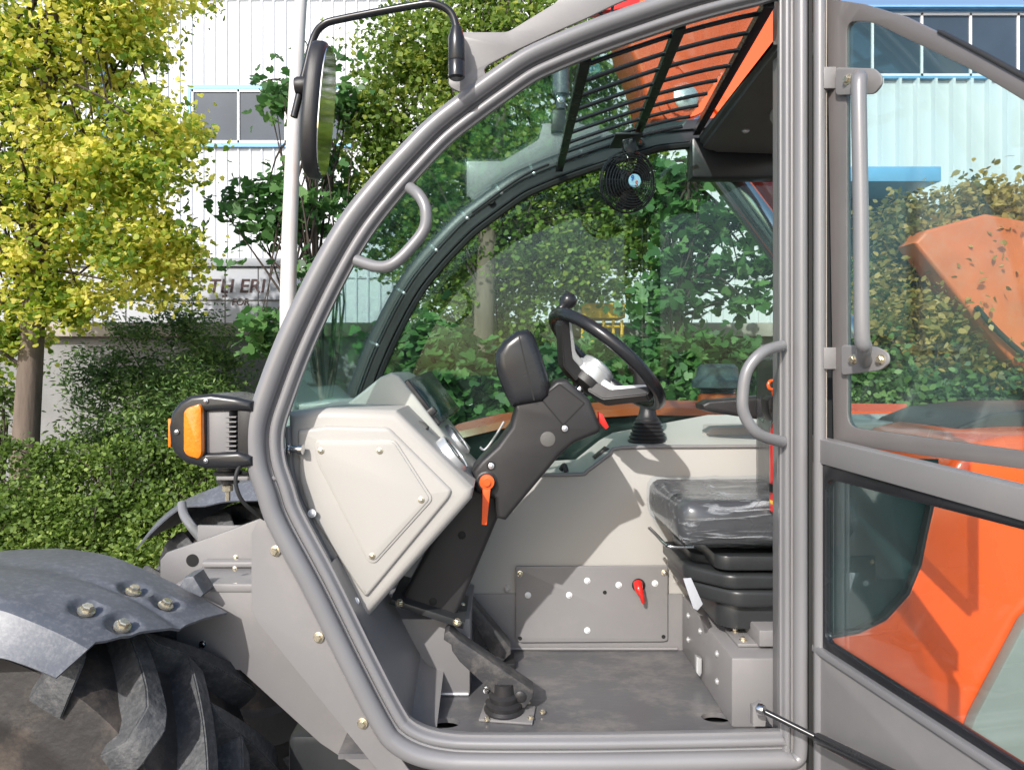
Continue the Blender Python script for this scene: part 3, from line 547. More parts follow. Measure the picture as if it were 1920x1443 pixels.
# roof-side mirror
ma = tube('mirror', [P(855, 95, 1.44), P(855, 50, 1.44), P(843, 22, 1.44), P(815, 8, 1.44), P(780, 10, 1.445), P(640, 36, 1.47), P(605, 48, 1.475), P(588, 72, 1.48), P(574, 125, 1.48), P(551, 220, 1.48)], .0078, M['blackg'], T, 14)
lathe('arm_socket', P(856, 138, 1.44), (0, 0, 1), [(.012, -.012), (.017, -.008), (.0175, .022), (.0165, .024), (.0175, .026), (.017, .072), (.011, .095)], M['blackg'], ma, 20)
lathe('clamp', P(574, 163, 1.48)+V3(-.022, 0, 0), (1, 0, .05), [(.018, 0), (.02, .006), (.02, .03), (.014, .04)], BK, ma, 18)
mc = P(606, 210, 1.48)
def ell(a, b, n=28, p=2.6): return [(a*math.copysign(abs(math.cos(t))**(2/p), math.cos(t)), b*math.copysign(abs(math.sin(t))**(2/p), math.sin(t))) for t in [2*math.pi*k/n for k in range(n)]]
e1 = Vector((-.06, 1, 0)).normalized(); tz = Vector((.085, 0, 1)).normalized()
slab('mirror_housing', ell(.083, .142), mc-e1.cross(tz)*.028, e1, tz, .034, BK, ma, .012)
slab('mirror_glass', ell(.075, .134), mc+e1.cross(tz)*.0062, e1, tz, .002, M['mirror'], ma, 0)
# headlight unit with amber indicator
YH = 1.47
hd = ys('headlight', [(314, 800), (320, 772), (336, 752), (358, 741), (395, 738), (440, 744), (472, 752), (472, 772), (446, 770), (384, 772), (384, 850), (446, 846), (472, 856), (472, 874), (440, 880), (384, 879), (345, 868), (324, 850), (316, 830)], YH, .17, M['blackg'], T, .012)
am = ys('amber_lens', [(343, 772), (350, 764), (372, 757), (377, 764), (378, 850), (372, 861), (350, 855), (343, 846)], YH-.010, .03, M['amber'], hd, .005, rounded=.006)
ys('heat_sink', [(384, 770), (430, 770), (430, 850), (384, 850)], YH+.012, .14, GF, hd, .003)
bm = bmesh.new()
for k in range(8):
    p = P(436, 781+k*9.0, YH+.02); box_bm(bm, p, (.022, .02, .0028))
bmo(bm, 'cooling_fins', GF, hd, 0)
ys('rear_cover', [(444, 768), (470, 764), (470, 864), (444, 850)], YH+.01, .13, BK, hd, .006)
ys('light_glass', [(315, 785), (320, 785), (320, 838), (315, 838)], YH+.01, .05, M['amber'], hd, .001)
bolt(hd, P(331, 810, YH-.002), r=.004, m=M['chrome'], hexa=False); bolt(hd, P(386, 752, YH-.002), r=.004, m=M['chrome'], hexa=False); bolt(hd, P(386, 864, YH-.002), r=.004, m=M['chrome'], hexa=False)
lathe('mount', P(428, 905, YH+.07), (0, 0, 1), [(.024, 0), (.024, .018), (.030, .019), (.030, .026), (.024, .028), (.024, .05)], BK, hd, 18)
ys('mount_plate', [(405, 893), (520, 893), (520, 900), (405, 900)], YH+.03, .08, GF, hd, .002)
lathe('mount_stud', P(427, 938, YH+.07), (0, 0, 1), [(.006, 0), (.006, .02), (.012, .022), (.012, .034), (.006, .036), (.006, .06)], M['zinc'], hd, 8)
tube('headlight_cable', [P(460, 866, YH+.02), P(446, 880, YH), P(442, 905, YH-.005), P(452, 935, YH), P(475, 958, YH+.02), P(500, 975, YH+.05)], .0042, M['seal'], hd, 8)
# ------------------------------ front chassis, fenders, tyres
ch = ys('chassis_front_plate', [(300, 1050), (312, 1036), (400, 1005), (520, 960), (640, 1000), (640, 1142), (418, 1142), (300, 1090)], 1.82, .02, GF, T, .003)
lathe('access_hole', P(361, 1050, 1.82), (0, -1, 0), [(.0165, 0), (.0165, .0012)], M['hole'], ch, 28)
bolt(ch, P(442, 1044, 1.82), r=.005, m=M['zinc']); bolt(ch, P(440, 1066, 1.70), r=.005, m=M['zinc'])
ys('chassis_back_plate', [(370, 985), (460, 986), (560, 960), (560, 1060), (370, 1060)], 2.0, .015, GF, ch, .002)
sh = P(470, 1093, 1.66); 
bx('chassis_shelf', X(345, 1.70), X(640, 1.70), 1.655, 1.82, sh.z-.02, sh.z, GF, ch, .004)
bx('shelf_ridge', X(383, 1.8), X(640, 1.8), 1.78, 1.815, sh.z+.002, sh.z+.018, GF, ch, .006)
ys('chassis_side', [(330, 1094), (640, 1094), (760, 1480), (700, 1460), (600, 1393), (555, 1352), (450, 1256), (330, 1256)], 1.66, .02, GF, ch, .003)
bolt(ch, P(380, 1207, 1.66), r=.007, m=M['chrome'])
def fender_pt(px, py, Y): return P(px, py, Y)
crv_far = [P(a, b, y) for a, b, y in ((-260, 1080, 1.72), (-120, 1048, 1.71), (0, 1037, 1.70), (80, 1033, 1.70), (130, 1034, 1.69), (210, 1048, 1.68), (300, 1086, 1.66), (365, 1118, 1.64), (424, 1152, 1.62))]
crv_mid = [P(a, b, y) for a, b, y in ((-330, 1120, 1.52), (-180, 1078, 1.52), (-60, 1062, 1.52), (10, 1064, 1.52), (90, 1072, 1.515), (160, 1090, 1.51), (240, 1122, 1.50), (290, 1150, 1.49), (335, 1180, 1.48))]
crv_near = [P(a, b, y) for a, b, y in ((-420, 1220, 1.31), (-260, 1160, 1.31), (-120, 1132, 1.31), (-50, 1130, 1.31), (10, 1138, 1.31), (60, 1158, 1.31), (110, 1180, 1.31), (145, 1198, 1.31), (172, 1213, 1.31))]
crv_bot = [P(a, b, y) for a, b, y in ((-480, 1360, 1.26), (-330, 1290, 1.26), (-190, 1250, 1.26), (-110, 1238, 1.26), (-50, 1234, 1.26), (0, 1234, 1.26), (42, 1246, 1.26), (78, 1260, 1.26), (106, 1272, 1.26))]
def dens(c): return cr(c, 5)
F0, F1, F2, F3 = map(dens, (crv_far, crv_mid, crv_near, crv_bot))
rows = []
for t in (0, .08, .5, .88): rows.append([a.lerp(b, t)+V3(0, 0, .004*math.sin(math.pi*t)) for a, b in zip(F0, F1)])
rows.append([a-V3(0, 0, .004) for a in F1])
for t in (.1, .5, .86): rows.append([a.lerp(b, t)+V3(0, 0, .008*math.sin(math.pi*t)) for a, b in zip(F1, F2)])
rows.append([a+V3(0, .01, .002) for a in F2]); rows.append([a.lerp(b, .08)+V3(0, -.004, 0) for a, b in zip(F2, F3)])
rows.append([a.lerp(b, .5) for a, b in zip(F2, F3)]); rows.append(list(F3))
fd = grid('front_fender', rows, M['bluegrey'], T, -.006, 28)
from mathutils.bvhtree import BVHTree
BOLTS = []
FB = BVHTree.FromPolygons([v.co.copy() for v in fd.data.vertices], [tuple(p.vertices) for p in fd.data.polygons])
for a, b, y in ((252, 1100, 1.575), (313, 1126, 1.565), (164, 1136, 1.405), (232, 1165, 1.40)):
    org = V3(0, 0, CZ); hit, ax, _, _ = FB.ray_cast(org, (P(a, b+3, y)-org).normalized()); ax = ax if ax.z > 0 else -ax; q = hit+ax*.0015
    BOLTS.append((hit, ax)); bolt(fd, q-ax*.010, ax, .0135)
bm = bmesh.new(); bm.from_mesh(fd.data)
near_ = lambda f: min((f.calc_center_median()-h).length for h, _ in BOLTS) < .085
for _ in range(3):
    ff_ = [f for f in bm.faces if near_(f)]; bmesh.ops.subdivide_edges(bm, edges=list({e for f in ff_ for e in f.edges if e.calc_length() > .008}), cuts=1, use_grid_fill=True)
for v in bm.verts:
    for h, ax in BOLTS:
        dl = v.co-h; r = (dl-ax*dl.dot(ax)).length
        if r < .040 and abs(dl.dot(ax)) < .03: t = min(1, max(0, (.038-r)/.016)); v.co -= ax*.0115*t*t*(3-2*t)
bmesh.ops.triangulate(bm, faces=[f for f in bm.faces if len(f.verts) > 4]); bm.to_mesh(fd.data); bm.free(); fd.data.shade_smooth(); fd.data.set_sharp_from_angle(angle=math.radians(32))
ys('fender_stay', [(335, 1100), (345, 1082), (362, 1080), (382, 1113), (376, 1120)], 1.60, .06, M['bluegrey'], T, .004)
def tyre(name, C_, R, w, lab=None):
    hw = w/2; t0 = lathe(name, C_, (0, 1, 0), [(R*.46, -hw*.80), (R*.50, -hw*.95), (R*.60, -hw*1.0), (R*.68, -hw*1.03), (R*.70, -hw*1.05), (R*.72, -hw*1.03), (R*.80, -hw*1.0), (R*.875, -hw*.95), (R*.89, -hw*.86), (R*.90, -hw*.5), (R*.905, 0), (R*.90, hw*.5), (R*.89, hw*.86), (R*.875, hw*.95), (R*.7, hw*1.03), (R*.46, hw*.8)], M['rubber'], T, 96, 40)
    lathe('rim', C_, (0, 1, 0), [(R*.10, -hw*.30), (R*.12, -hw*.26), (R*.3, -hw*.2), (R*.42, -hw*.55), (R*.47, -hw*.82), (R*.475, -hw*.7), (R*.47, hw*.8)], GF, t0, 48)
    n = 17
    for k in range(n*2):
        side = -1 if k % 2 else 1; a0 = 2*math.pi*(k/2)/n; bm = bmesh.new(); vs = []
        K = 9
        for i in range(K+1):
            u = i/K; y = side*(hw*1.0-u*hw*1.12); an = a0-.46*u**1.1
            rb = R*(.80 if i == 0 else .86 if i == 1 else .885); rt = R*(.90 if i == 0 else .985 if i == 1 else 1.0); 
            if i == 0: y = side*hw*1.045
            wd = (.060 if i < 2 else .068-.014*u)
            r = []
            for rr, ww in ((rb, wd*1.55), (rt, wd), (rt, -wd), (rb, -wd*1.55)):
                aa = an+ww*.5/R*1.0; r.append(bm.verts.new(Vector(C_)+V3(math.sin(aa)*rr, y, math.cos(aa)*rr)))
            vs.append(r)
        for p, q in zip(vs, vs[1:]):
            for j in range(4): bm.faces.new((p[j], p[(j+1) % 4], q[(j+1) % 4], q[j]))
        bm.faces.new(vs[0]); bm.faces.new(vs[-1][::-1]); bmesh.ops.bevel(bm, geom=[e for e in bm.edges if e.calc_length() > .012], offset=.003, segments=2, affect='EDGES')
        bmo(bm, 'tread_lug', M['lug'], t0, 40)
    return t0
tyre('front_tyre', (X(-178, 1.30), 1.53, .60), .585, .40)
# far fender and tyre
FY = 2.62
farf = [[P(a, b, FY+.0) for a, b in cr([Vector(q+(0,)) for q in ((262, 1030), (300, 990), (345, 952), (365, 938), (400, 925), (440, 915), (500, 905), (580, 905), (640, 925))], 4) for a, b in [(a_[0], a_[1]) for a_ in [(0, 0)]]] for _ in [0]] if False else None
c_in = [(255, 1028), (290, 990), (338, 952), (383, 948), (420, 940), (470, 938), (540, 940), (600, 960)]
c_top = [(268, 1010), (300, 972), (345, 938), (400, 915), (450, 906), (500, 900), (580, 905), (640, 925)]
ct_ = [Vector((a, b, 0)) for a, b in c_top]; ci_ = [Vector((a, b, 0)) for a, b in c_in]
cA = [P(v.x, v.y, 2.62) for v in cr(ci_, 5)]; cB = [P(v.x, v.y, 2.70) for v in cr(ct_, 5)]; cC = [p+V3(.01, .36, 0) for p in cB]; cD = [p+V3(.01, .05, -.09) for p in cC]
grid('far_front_fender', [cA, cB, cC, cD], M['bluegrey'], T, .006, 30)
tube('fender_rail', [P(341, 944, 2.55), P(345, 965, 2.5), P(362, 990, 2.4), P(380, 1010, 2.2)], .016, G_, T, 12)
tyre('far_front_tyre', (X(500, 2.9), 2.92, .545), .545, .40)
bm = bmesh.new(); lathe_bm(bm, (X(452, 2.9)+.0, 1.7, .58), (0, 1, 0), [(.10, 0), (.12, .05), (.16, .3), (.2, .5), (.16, .7), (.1, .9)], 24); bmo(bm, 'front_axle', M['blackpaint'], T)
bx('underframe', -.52, 1.4, 1.68, 2.5, .52, .76, M['blackpaint'], T, .02)
# ------------------------------ floor, walls
ZF = .80
fl = slab('floor_pan', [(-.36, 1.53), (.72, 1.53), (1.0, 2.12), (-.36, 2.12)], V3(0, 0, ZF-.012), EX, Vector((0, 1, 0)), .012, M['floor'], T, 0,
     [[(X(835, 1.664)+.036*math.cos(t), 1.664+.024*math.sin(t)) for t in [k*math.pi/12 for k in range(24)]], [(X(1343, 1.69)+.036*math.cos(t), 1.69+.024*math.sin(t)) for t in [k*math.pi/12 for k in range(24)]]])
# inner lining of the lower front opening
lp = off(path, .083, sc_); li = [i for i in range(len(path)) if path[i][1] < Zp(1085, YN) and path[i][0] < X(1400, YN) and i > 100 or False]
li = [i for i in range(len(path)) if HZ+(CZ-path[i][1])*F/YN > 1080 and CX+path[i][0]*F/YN < 1480 and i < len(archpath)+60]
A = [V3(lp[i][0], YN+.012, lp[i][1]) for i in li]; B = [V3(lp[i][0]+.02, 1.84, max(ZF+.001, lp[i][1]-(.03 if lp[i][0] < -.25 else .1))) for i in li]
A = A[:]; loft('sill_lining', A, [V3(a.x+.0, YN+.055, a.z if a.z > ZF+.12 else ZF+.002) for a in A], GF, T)
fw = loft('footwell_side', [V3(a.x, YN+.053, a.z if a.z > ZF+.12 else ZF+.001) for a in A if a.x < -.15], [V3(a.x, 1.803, max(a.z, ZF+.001)) for a in A if a.x < -.15], GF, T)
bw = ys('cab_side_panel', [(560, 900), (850, 880), (1000, 888), (1085, 888), (1102, 881), (1142, 851), (1166, 838), (1455, 835), (1700, 835), (1700, 1116), (1700, 1290), (560, 1290)], 2.10, .02, M['beige'], T, .004)
lwp = ys('lower_side_panel', [(560, 1113), (1280, 1113), (1280, 1300), (560, 1300)], 2.093, .006, GF, T, .001)
for a, b in ((950, 1104), (1270, 1088)): bolt(bw, P(a, b, 2.10), r=.010, m=M['beige'], hexa=False)
cpn = ys('cover_plate', [(967, 1062), (1252, 1060), (1252, 1200), (1244, 1202), (975, 1204), (967, 1196)], 2.082, .008, GF, T, .0015, rounded=.006)
for a, b in ((990, 1115), (1067, 1115), (1101, 1088), (1160, 1096), (1228, 1093), (1101, 1181)): bolt(cpn, P(a, b, 2.082), r=.0075, m=M['white'], hexa=False)
for a, b in ((975, 1075), (1246, 1073)): bolt(cpn, P(a, b, 2.082), r=.0075, hexa=False)
for a, b in ((975, 1196), (1244, 1193), (1134, 1110)): lathe('screw_hole', P(a, b, 2.0815), (0, -1, 0), [(.006, 0), (.006, .0008)], M['hole'], cpn, 12)
rl = lathe('red_lever', P(1197, 1096, 2.082), (0, -1, 0), [(.020, .001), (.020, .004), (.014, .005), (.012, .016)], M['hole'], cpn, 20)
tube('lever_grip', [P(1196, 1092, 2.066), P(1198, 1104, 2.05), P(1203, 1116, 2.045), P(1206, 1130, 2.05)], [.014, .013, .008, .005], M['red'], rl, 12)
# floor seam welds
tube('weld_bead', [V3(-.12, 2.088, ZF+.006), V3(.53, 2.088, ZF+.006)], .005, GF, fl, 8, 1)
tube('weld_bead', [V3(-.24, 1.80, ZF+.005), V3(-.085, 1.80, ZF+.005)], .005, M['silver'], fl, 8, 1)
for a, b in (((560, 1113), (565, 1128)),): pass
bm = bmesh.new()
for i in range(26):
    u = i/25; c = V3(-.30+.055*u*1.2, YN+.06+.24*u*1.0, ZF+.30-.29*u) if False else P(690+85*u, 1165+130*u, 1.785); lathe_bm(bm, c, (0, -1, 0), [(.004+.0015*random.random(), -.002), (.0045, .002), (.002, .004)], 8)
bmo(bm, 'weld_seam', GF, fw, 60)
# console ledge between side panel and far window
pf = [(985, 889), (1085, 888), (1102, 881), (1142, 851), (1166, 838), (1320, 836), (1455, 835), (1700, 835)]
pb = [(985, 868), (1080, 862), (1096, 850), (1125, 826), (1150, 812), (1330, 778), (1455, 776), (1700, 776)]
csl = loft('console_ledge', [P(a, b, 2.10) for a, b in pf], [P(a, b, 2.40) for a, b in pb], M['palegreen'], T, .01, 4)
tube('console_lip', [P(a, b+1, 2.098) for a, b in pf[:7]], .006, M['bluegrey'] if False else GF, csl, 10, 3)
ys('upper_side_panel', [(640, 870), (985, 868), (1080, 862), (1125, 826), (1150, 812), (1330, 778), (1700, 776), (1700, 950), (640, 950)], 2.40, .02, M['beige'], T, .004)
cb = ys('console_pad', [(1320, 812), (1338, 800), (1700, 790), (1700, 838), (1335, 838)], 2.2, .12, M['beige'], T, .008)
ys('rocker_switch', [(1112, 858), (1136, 838), (1146, 842), (1124, 866)], 2.17, .035, BK, csl, .003)
tube('ignition_key', [P(1052, 880, 2.14), P(1058, 872, 2.13), P(1062, 884, 2.12)], .008, BK, csl, 8)
# gear lever
jb = lathe('drive_lever', P(1214, 838, 2.18), (0, 0, 1), [(.072, -.002), (.072, .002)]+sum([[(.062-.0036*k, .004+.0115*k), (.066-.0036*k, .009+.0115*k), (.058-.0036*k, .0145+.0115*k)] for k in range(7)], [])+[(.036, .09), (.030, .096), (.024, .12), (.022, .16)], BK, T, 32, 40)
ys('lever_grip', [(1196, 752), (1190, 700), (1180, 690), (1182, 681), (1200, 680), (1216, 690), (1228, 730), (1228, 760)], 2.15, .045, BK, jb, .01)
ys('grip_button', [(1205, 682), (1212, 686), (1217, 696), (1212, 695)], 2.145, .02, M['red'], jb, .001)
# far-side engine hood and air intake
eh = ys('engine_hood', [(820, 828), (850, 812), (900, 797), (1000, 785), (1200, 776), (1320, 778), (1700, 782), (1700, 1300), (820, 1300)], 2.80, .55, M['blackpaint'], T, .01)
hh = [(838, 806), (860, 795), (940, 776), (1080, 758), (1200, 750), (1320, 752), (1500, 756), (1700, 758)]
loft('hood_edge', [P(a, b+29, 2.77) for a, b in hh], [P(a, b+15, 2.78) for a, b in hh], M['orange'], eh, .012)
loft('hood_top', [P(a, b+15, 2.782) for a, b in hh], [P(a, b-1, 2.86) for a, b in hh], M['orange'], eh, .012)
ai = lathe('air_intake', P(1345, 752, 3.0), (0, 0, 1), [(.085, -.05), (.085, .0), (.08, .02), (.08, .03)], M['orange'], T, 28)
lathe('intake_band', P(1345, 752, 3.0)+V3(0, 0, .03), (0, 0, 1), [(.075, 0), (.078, .006), (.075, .012), (.078, .018), (.074, .03)], M['chrome'], ai, 28)
lathe('intake_cap', P(1345, 752, 3.0)+V3(0, 0, .06), (0, 0, 1), [(.08, 0), (.108, .0), (.108, .03), (.09, .05), (.085, .085), (.07, .10), (.001, .102)], M['bluegrey'], ai, 28)
# armrest
ys('armrest', [(1316, 758), (1330, 751), (1460, 740), (1500, 742), (1500, 800), (1420, 786), (1340, 774), (1318, 768)], 2.05, .08, BK, T, .01)
# ------------------------------ dashboard
YD = 1.575
db = ys('dashboard', [(538, 772), (610, 765), (742, 769), (888, 915), (884, 936), (683, 1166), (664, 1145), (575, 985), (540, 880)], YD, .44, M['beige'], T, .022)
ys('dash_corner_strip', [(533, 800), (541, 800), (548, 880), (560, 930), (664, 1135), (690, 1165), (676, 1170), (648, 1140), (552, 950), (536, 880)], YD-.012, .05, GF, db, .003)
ys('dash_face', [(556, 806), (612, 798), (728, 801), (848, 920), (842, 934), (686, 1122), (668, 1098), (578, 960), (560, 900)], YD-.009, .03, M['beige'], db, .0088, rounded=.01)
YD -= .009
pan = [(597, 829), (738, 829), (806, 935), (703, 1050), (690, 1048), (600, 872), (594, 845)]
pc = [(690, 920)]*7
lip = [(690+(a-690)*1.06, 925+(b-925)*1.05) for a, b in pan]
ys('service_lip', lip, YD-.0036, .01, M['beige'], db, .0034, rounded=.012)
sp_ = ys('service_panel', pan, YD-.0062, .008, M['beige'], db, .0018, rounded=.01)
for a, b in ((602, 845), (712, 845), (790, 937), (698, 1042)): bolt(sp_, P(a, b, YD-.006), r=.0058, hexa=False)
for a, b in ((585, 962), (666, 1127)): bolt(db, P(a, b, YD-.013), r=.0075, m=M['white'], hexa=False)
lathe('latch_pin', P(541, 842, YN+.05), (1, -.15, 0), [(.012, 0), (.012, .004), (.008, .005), (.008, .022), (.011, .024), (.011, .034)], M['chrome'], db, 18)
pod = ys('instrument_pod', [(640, 764), (678, 735), (714, 706), (734, 698), (748, 704), (872, 866), (858, 905), (780, 850), (725, 770)], 1.79, .33, M['palegreen'], T, .007)
# sloping dash face: run direction along the pod's edge
pa, pb_ = P(748, 704, 1.79), P(872, 866, 1.79); ed = (pb_-pa).normalized(); ey_ = Vector((0, 1, 0)); 
nf = Vector((-ed.z, 0, ed.x)); nf = nf if nf.x > 0 else -nf
def fp3(t, y, o): return V3(pa.x, 0, pa.z)+ed*t+V3(0, y, 0)+nf*o
def facebox(name, t0, t1, y0, y1, o0, o1, m, par, bev=.003, tilt=0):
    ey2 = (ey_+nf*tilt).normalized(); R = Matrix((ed, ey2, ed.cross(ey2))).transposed(); c = fp3((t0+t1)/2, (y0+y1)/2, (o0+o1)/2); return box(name, c, (t1-t0, y1-y0, o1-o0), m, par, bev, R)
facebox('screen_bezel', .02, .165, 1.803, 2.10, -.012, .030, M['blackg'], pod, .004, .13)
facebox('screen', .034, .150, 1.818, 2.085, -.002, .0315, M['screen'], pod, .001, .13)
facebox('display_button', .115, .135, 1.80, 1.83, -.02, .02, BK, pod, .004)
for t, y in ((.240, 1.68), (.228, 1.93)):
    g0 = lathe('gauge', fp3(t, y, -.033), nf, [(.050, 0), (.050, .036), (.048, .044), (.044, .045), (.043, .040), (.001, .040)], M['silver'], pod, 32)
    lathe('dial', fp3(t, y, .008), nf, [(.0425, 0), (.0425, .001), (.001, .0012)], M['blackg'], g0, 28)
    facebox('needle', t-.03, t+.01, y-.002, y+.002, .0085, .010, M['white'], g0, 0)
tube('dash_knob', [P(777, 797, 1.72), P(790, 800, 1.715), P(800, 806, 1.71)], [.012, .014, .010], M['head'], pod, 12)
tube('wire_stalk', [P(900, 838, 2.05), P(910, 842, 2.05), P(930, 815, 2.05), P(945, 790, 2.05)], .0035, M['silver'], pod, 8)
ys('dash_ledge', [(560, 758), (660, 752), (672, 764), (560, 768)], 2.02, .3, M['palegreen'], T, .004)
# ------------------------------ steering column
YS = 1.70
cm = ys('steering_column', [(884, 884), (902, 863), (932, 836), (958, 800), (966, 770), (962, 752), (1012, 744), (1042, 714), (1062, 710), (1106, 748), (1128, 802), (1122, 812), (1076, 831), (1052, 852), (948, 976), (930, 972), (928, 936), (894, 922)], YS, .17, BK, T, .012)
lo = ys('column_post', [(748, 1128), (840, 960), (884, 912), (932, 930), (938, 962), (926, 990), (858, 1150), (850, 1172)], YS+.06, .10, BK, T, .012)
for a, b in ((866, 1003), (812, 1127)): lathe('screw_hole', P(a, b, YS+.059), (0, -1, 0), [(.010, 0), (.010, .001), (.007, .002)], M['hole'], lo, 16)
bpz = ys('column_base', [(733, 1122), (872, 1166), (868, 1180), (729, 1132)], YS+.02, .20, M['blackpaint'], T, .003)
for a, b, y in ((749, 1131, .015), (857, 1167, .015), (866, 1137, .14)): bolt(bpz, P(a, b, YS+y), (.2, -.3, 1), .009)
ys('column_badge', [(1016, 747), (1049, 722), (1094, 756), (1056, 795)], YS-.0015, .006, M['black'], cm, 0, rounded=.004, smooth=0)
ys('badge_groove', [(1012, 747), (1049, 718), (1098, 756), (1056, 799)], YS-.0006, .006, M['hole'], cm, 0, rounded=.005, smooth=0)
lathe('column_plug', P(1027, 823, YS), (0, -1, 0), [(.0185, -.002), (.0185, .002), (.016, .003)], M['head'], cm, 28)
for a, b in ((1059, 803), (921, 873)):
    lathe('screw_recess', P(a, b, YS), (0, -1, 0), [(.0115, -.001), (.0115, .0012), (.009, .0012)], M['hole'], cm, 20); bolt(cm, P(a, b, YS-.001), r=.0058, m=M['silver'], hexa=False)
pv = lathe('tilt_lever', P(912, 903, YS), (0, -1, 0), [(.026, -.002), (.026, .004), (.022, .006), (.020, .012)], BK, cm, 24)
ys('lever_arm', [(905, 906), (921, 906), (913, 984), (903, 984)], YS-.024, .008, M['orange'], pv, .002)
lathe('lever_ring', P(913, 902, YS-.012), (0, -1, 0), [(.018, 0), (.018, .012), (.009, .013), (.009, .018), (.004, .018)], M['orange'], pv, 24)
ys('turn_switch', [(1122, 772), (1130, 776), (1142, 800), (1136, 805), (1124, 792)], YS+.04, .02, M['red'], cm, .002)
gp = ys('gauge_pod', [(928, 662), (944, 638), (968, 620), (990, 616), (1002, 628), (1016, 664), (1031, 712), (1031, 742), (1018, 754), (960, 764), (948, 742), (931, 700)], YS-.015, .18, M['blackg'], cm, .024)
ys('pod_seam', [(972, 630), (974, 630), (1003, 750), (1000, 750)], YS-.0157, .1, M['hole'], gp, 0)
# steering wheel
wc = P(1135, 674, 1.86); ax_ = Vector((.66, .14, .74)).normalized()
bm = bmesh.new(); torus_bm(bm, wc, ax_, .179, .0165, 64, 14); sw = bmo(bm, 'steering_wheel', M['blackg'], T, 60)
hc = wc-ax_*.068; a_, u_, v_ = frame_of(ax_)
lathe('wheel_hub', hc-ax_*.025, ax_, [(.03, -.01), (.05, .0), (.052, .02), (.05, .034)], BK, sw, 32)
lathe('hub_cap', hc+ax_*.0, ax_, [(.054, -.004), (.054, .026), (.048, .030), (.048, .042), (.038, .048), (.001, .048)], M['silver'], sw, 32)
lathe('steering_shaft', hc-ax_*.09, ax_, [(.014, 0), (.014, .06)], M['chrome'], sw, 16)
along = (EZ-ax_*EZ.dot(ax_)).normalized(); perp = ax_.cross(along)
for ang in (12, 132, 252):
    dr = along*math.cos(math.radians(ang))+perp*math.sin(math.radians(ang)); tn = ax_.cross(dr)
    s0, s1 = hc+dr*.035, wc+dr*.172
    mid = hc+dr*.085+ax_*.004
    for nm, o0, wdt, m_ in (('spoke', -.020, .036, BK), ('spoke_inlay', .0055, .028, M['silver'])):
        bm = bmesh.new(); rg = []
        for c, ww in ((s0+ax_*o0, wdt*1.5), (mid+ax_*o0, wdt*1.1), (s1+ax_*(o0*.6), wdt)):
            rg.append([bm.verts.new(c+tn*ww*sx+ax_*(.0165 if nm == 'spoke' else .009)*sy) for sx, sy in ((-.5, -1), (.5, -1), (.5, 1), (-.5, 1))])
        for p, q in zip(rg, rg[1:]):
            for j in range(4): bm.faces.new((p[j], p[(j+1) % 4], q[(j+1) % 4], q[j]))
        bm.faces.new(rg[0][::-1]); bm.faces.new(rg[-1]); bmesh.ops.bevel(bm, geom=bm.edges[:], offset=.003, segments=2, affect='EDGES'); bmo(bm, nm, m_, sw)
kb = wc+along*.182+ax_*.028-V3(.0, 0, 0)
lathe('spinner_knob', wc+along*.182, ax_, [(.012, .01), (.010, .02), (.016, .028), (.0215, .038), (.0225, .048), (.018, .060), (.009, .066), (.001, .067)], M['blackg'], sw, 24, 60)
# ------------------------------ footwell: base box, pedals
bx('footwell_box', X(660, 1.80), X(881, 1.80), 1.80, 2.09, ZF, Zp(1160, 1.8), GF, T, .003)
pd = slab('brake_pedal', [xz(p, 1.70) for p in ((833, 1186), (842, 1181), (859, 1197), (1001, 1294), (999, 1307), (984, 1326), (957, 1328), (862, 1240), (848, 1220), (846, 1208), (832, 1199))], V3(0, 1.752, 0), EX, EZ, .055, M['pedal'], T, .004)
lathe('pedal_pivot', P(976, 1305, 1.697), (0, -1, 0), [(.014, 0), (.014, .003), (.009, .006)], BK, pd, 20)
lathe('pedal_boot', V3(X(945, 1.71), 1.71, ZF+.006), (0, 0, 1), [(.048, 0), (.05, .006), (.044, .012), (.046, .022), (.036, .028), (.038, .04), (.028, .046), (.026, .07)], BK, pd, 28)
bpz2 = box('pedal_base', (X(952, 1.71), 1.70, ZF+.004), (.13, .085, .006), GF, T, .002, Matrix.Rotation(math.radians(-8), 3, 'Z'))
for dx, dy in ((-.05, -.035), (.055, -.03), (.05, .045), (.085, .0)): bolt(bpz2, V3(X(952, 1.71)+dx, 1.70+dy, ZF+.007), (0, 0, 1), .006)
bolt(pd, P(913, 1293, 1.76), r=.008, m=M['chrome'])
pd2 = slab('clutch_pedal', [xz(p, 1.95) for p in ((872, 1136), (884, 1126), (958, 1214), (958, 1226), (944, 1240), (926, 1238), (880, 1156))], V3(0, 2.01, 0), EX, EZ, .06, M['pedal'], T, .005)
bx('pedal_foot', X(905, 1.98), X(965, 1.98), 1.95, 2.03, ZF, ZF+.02, BK, pd2, .003)
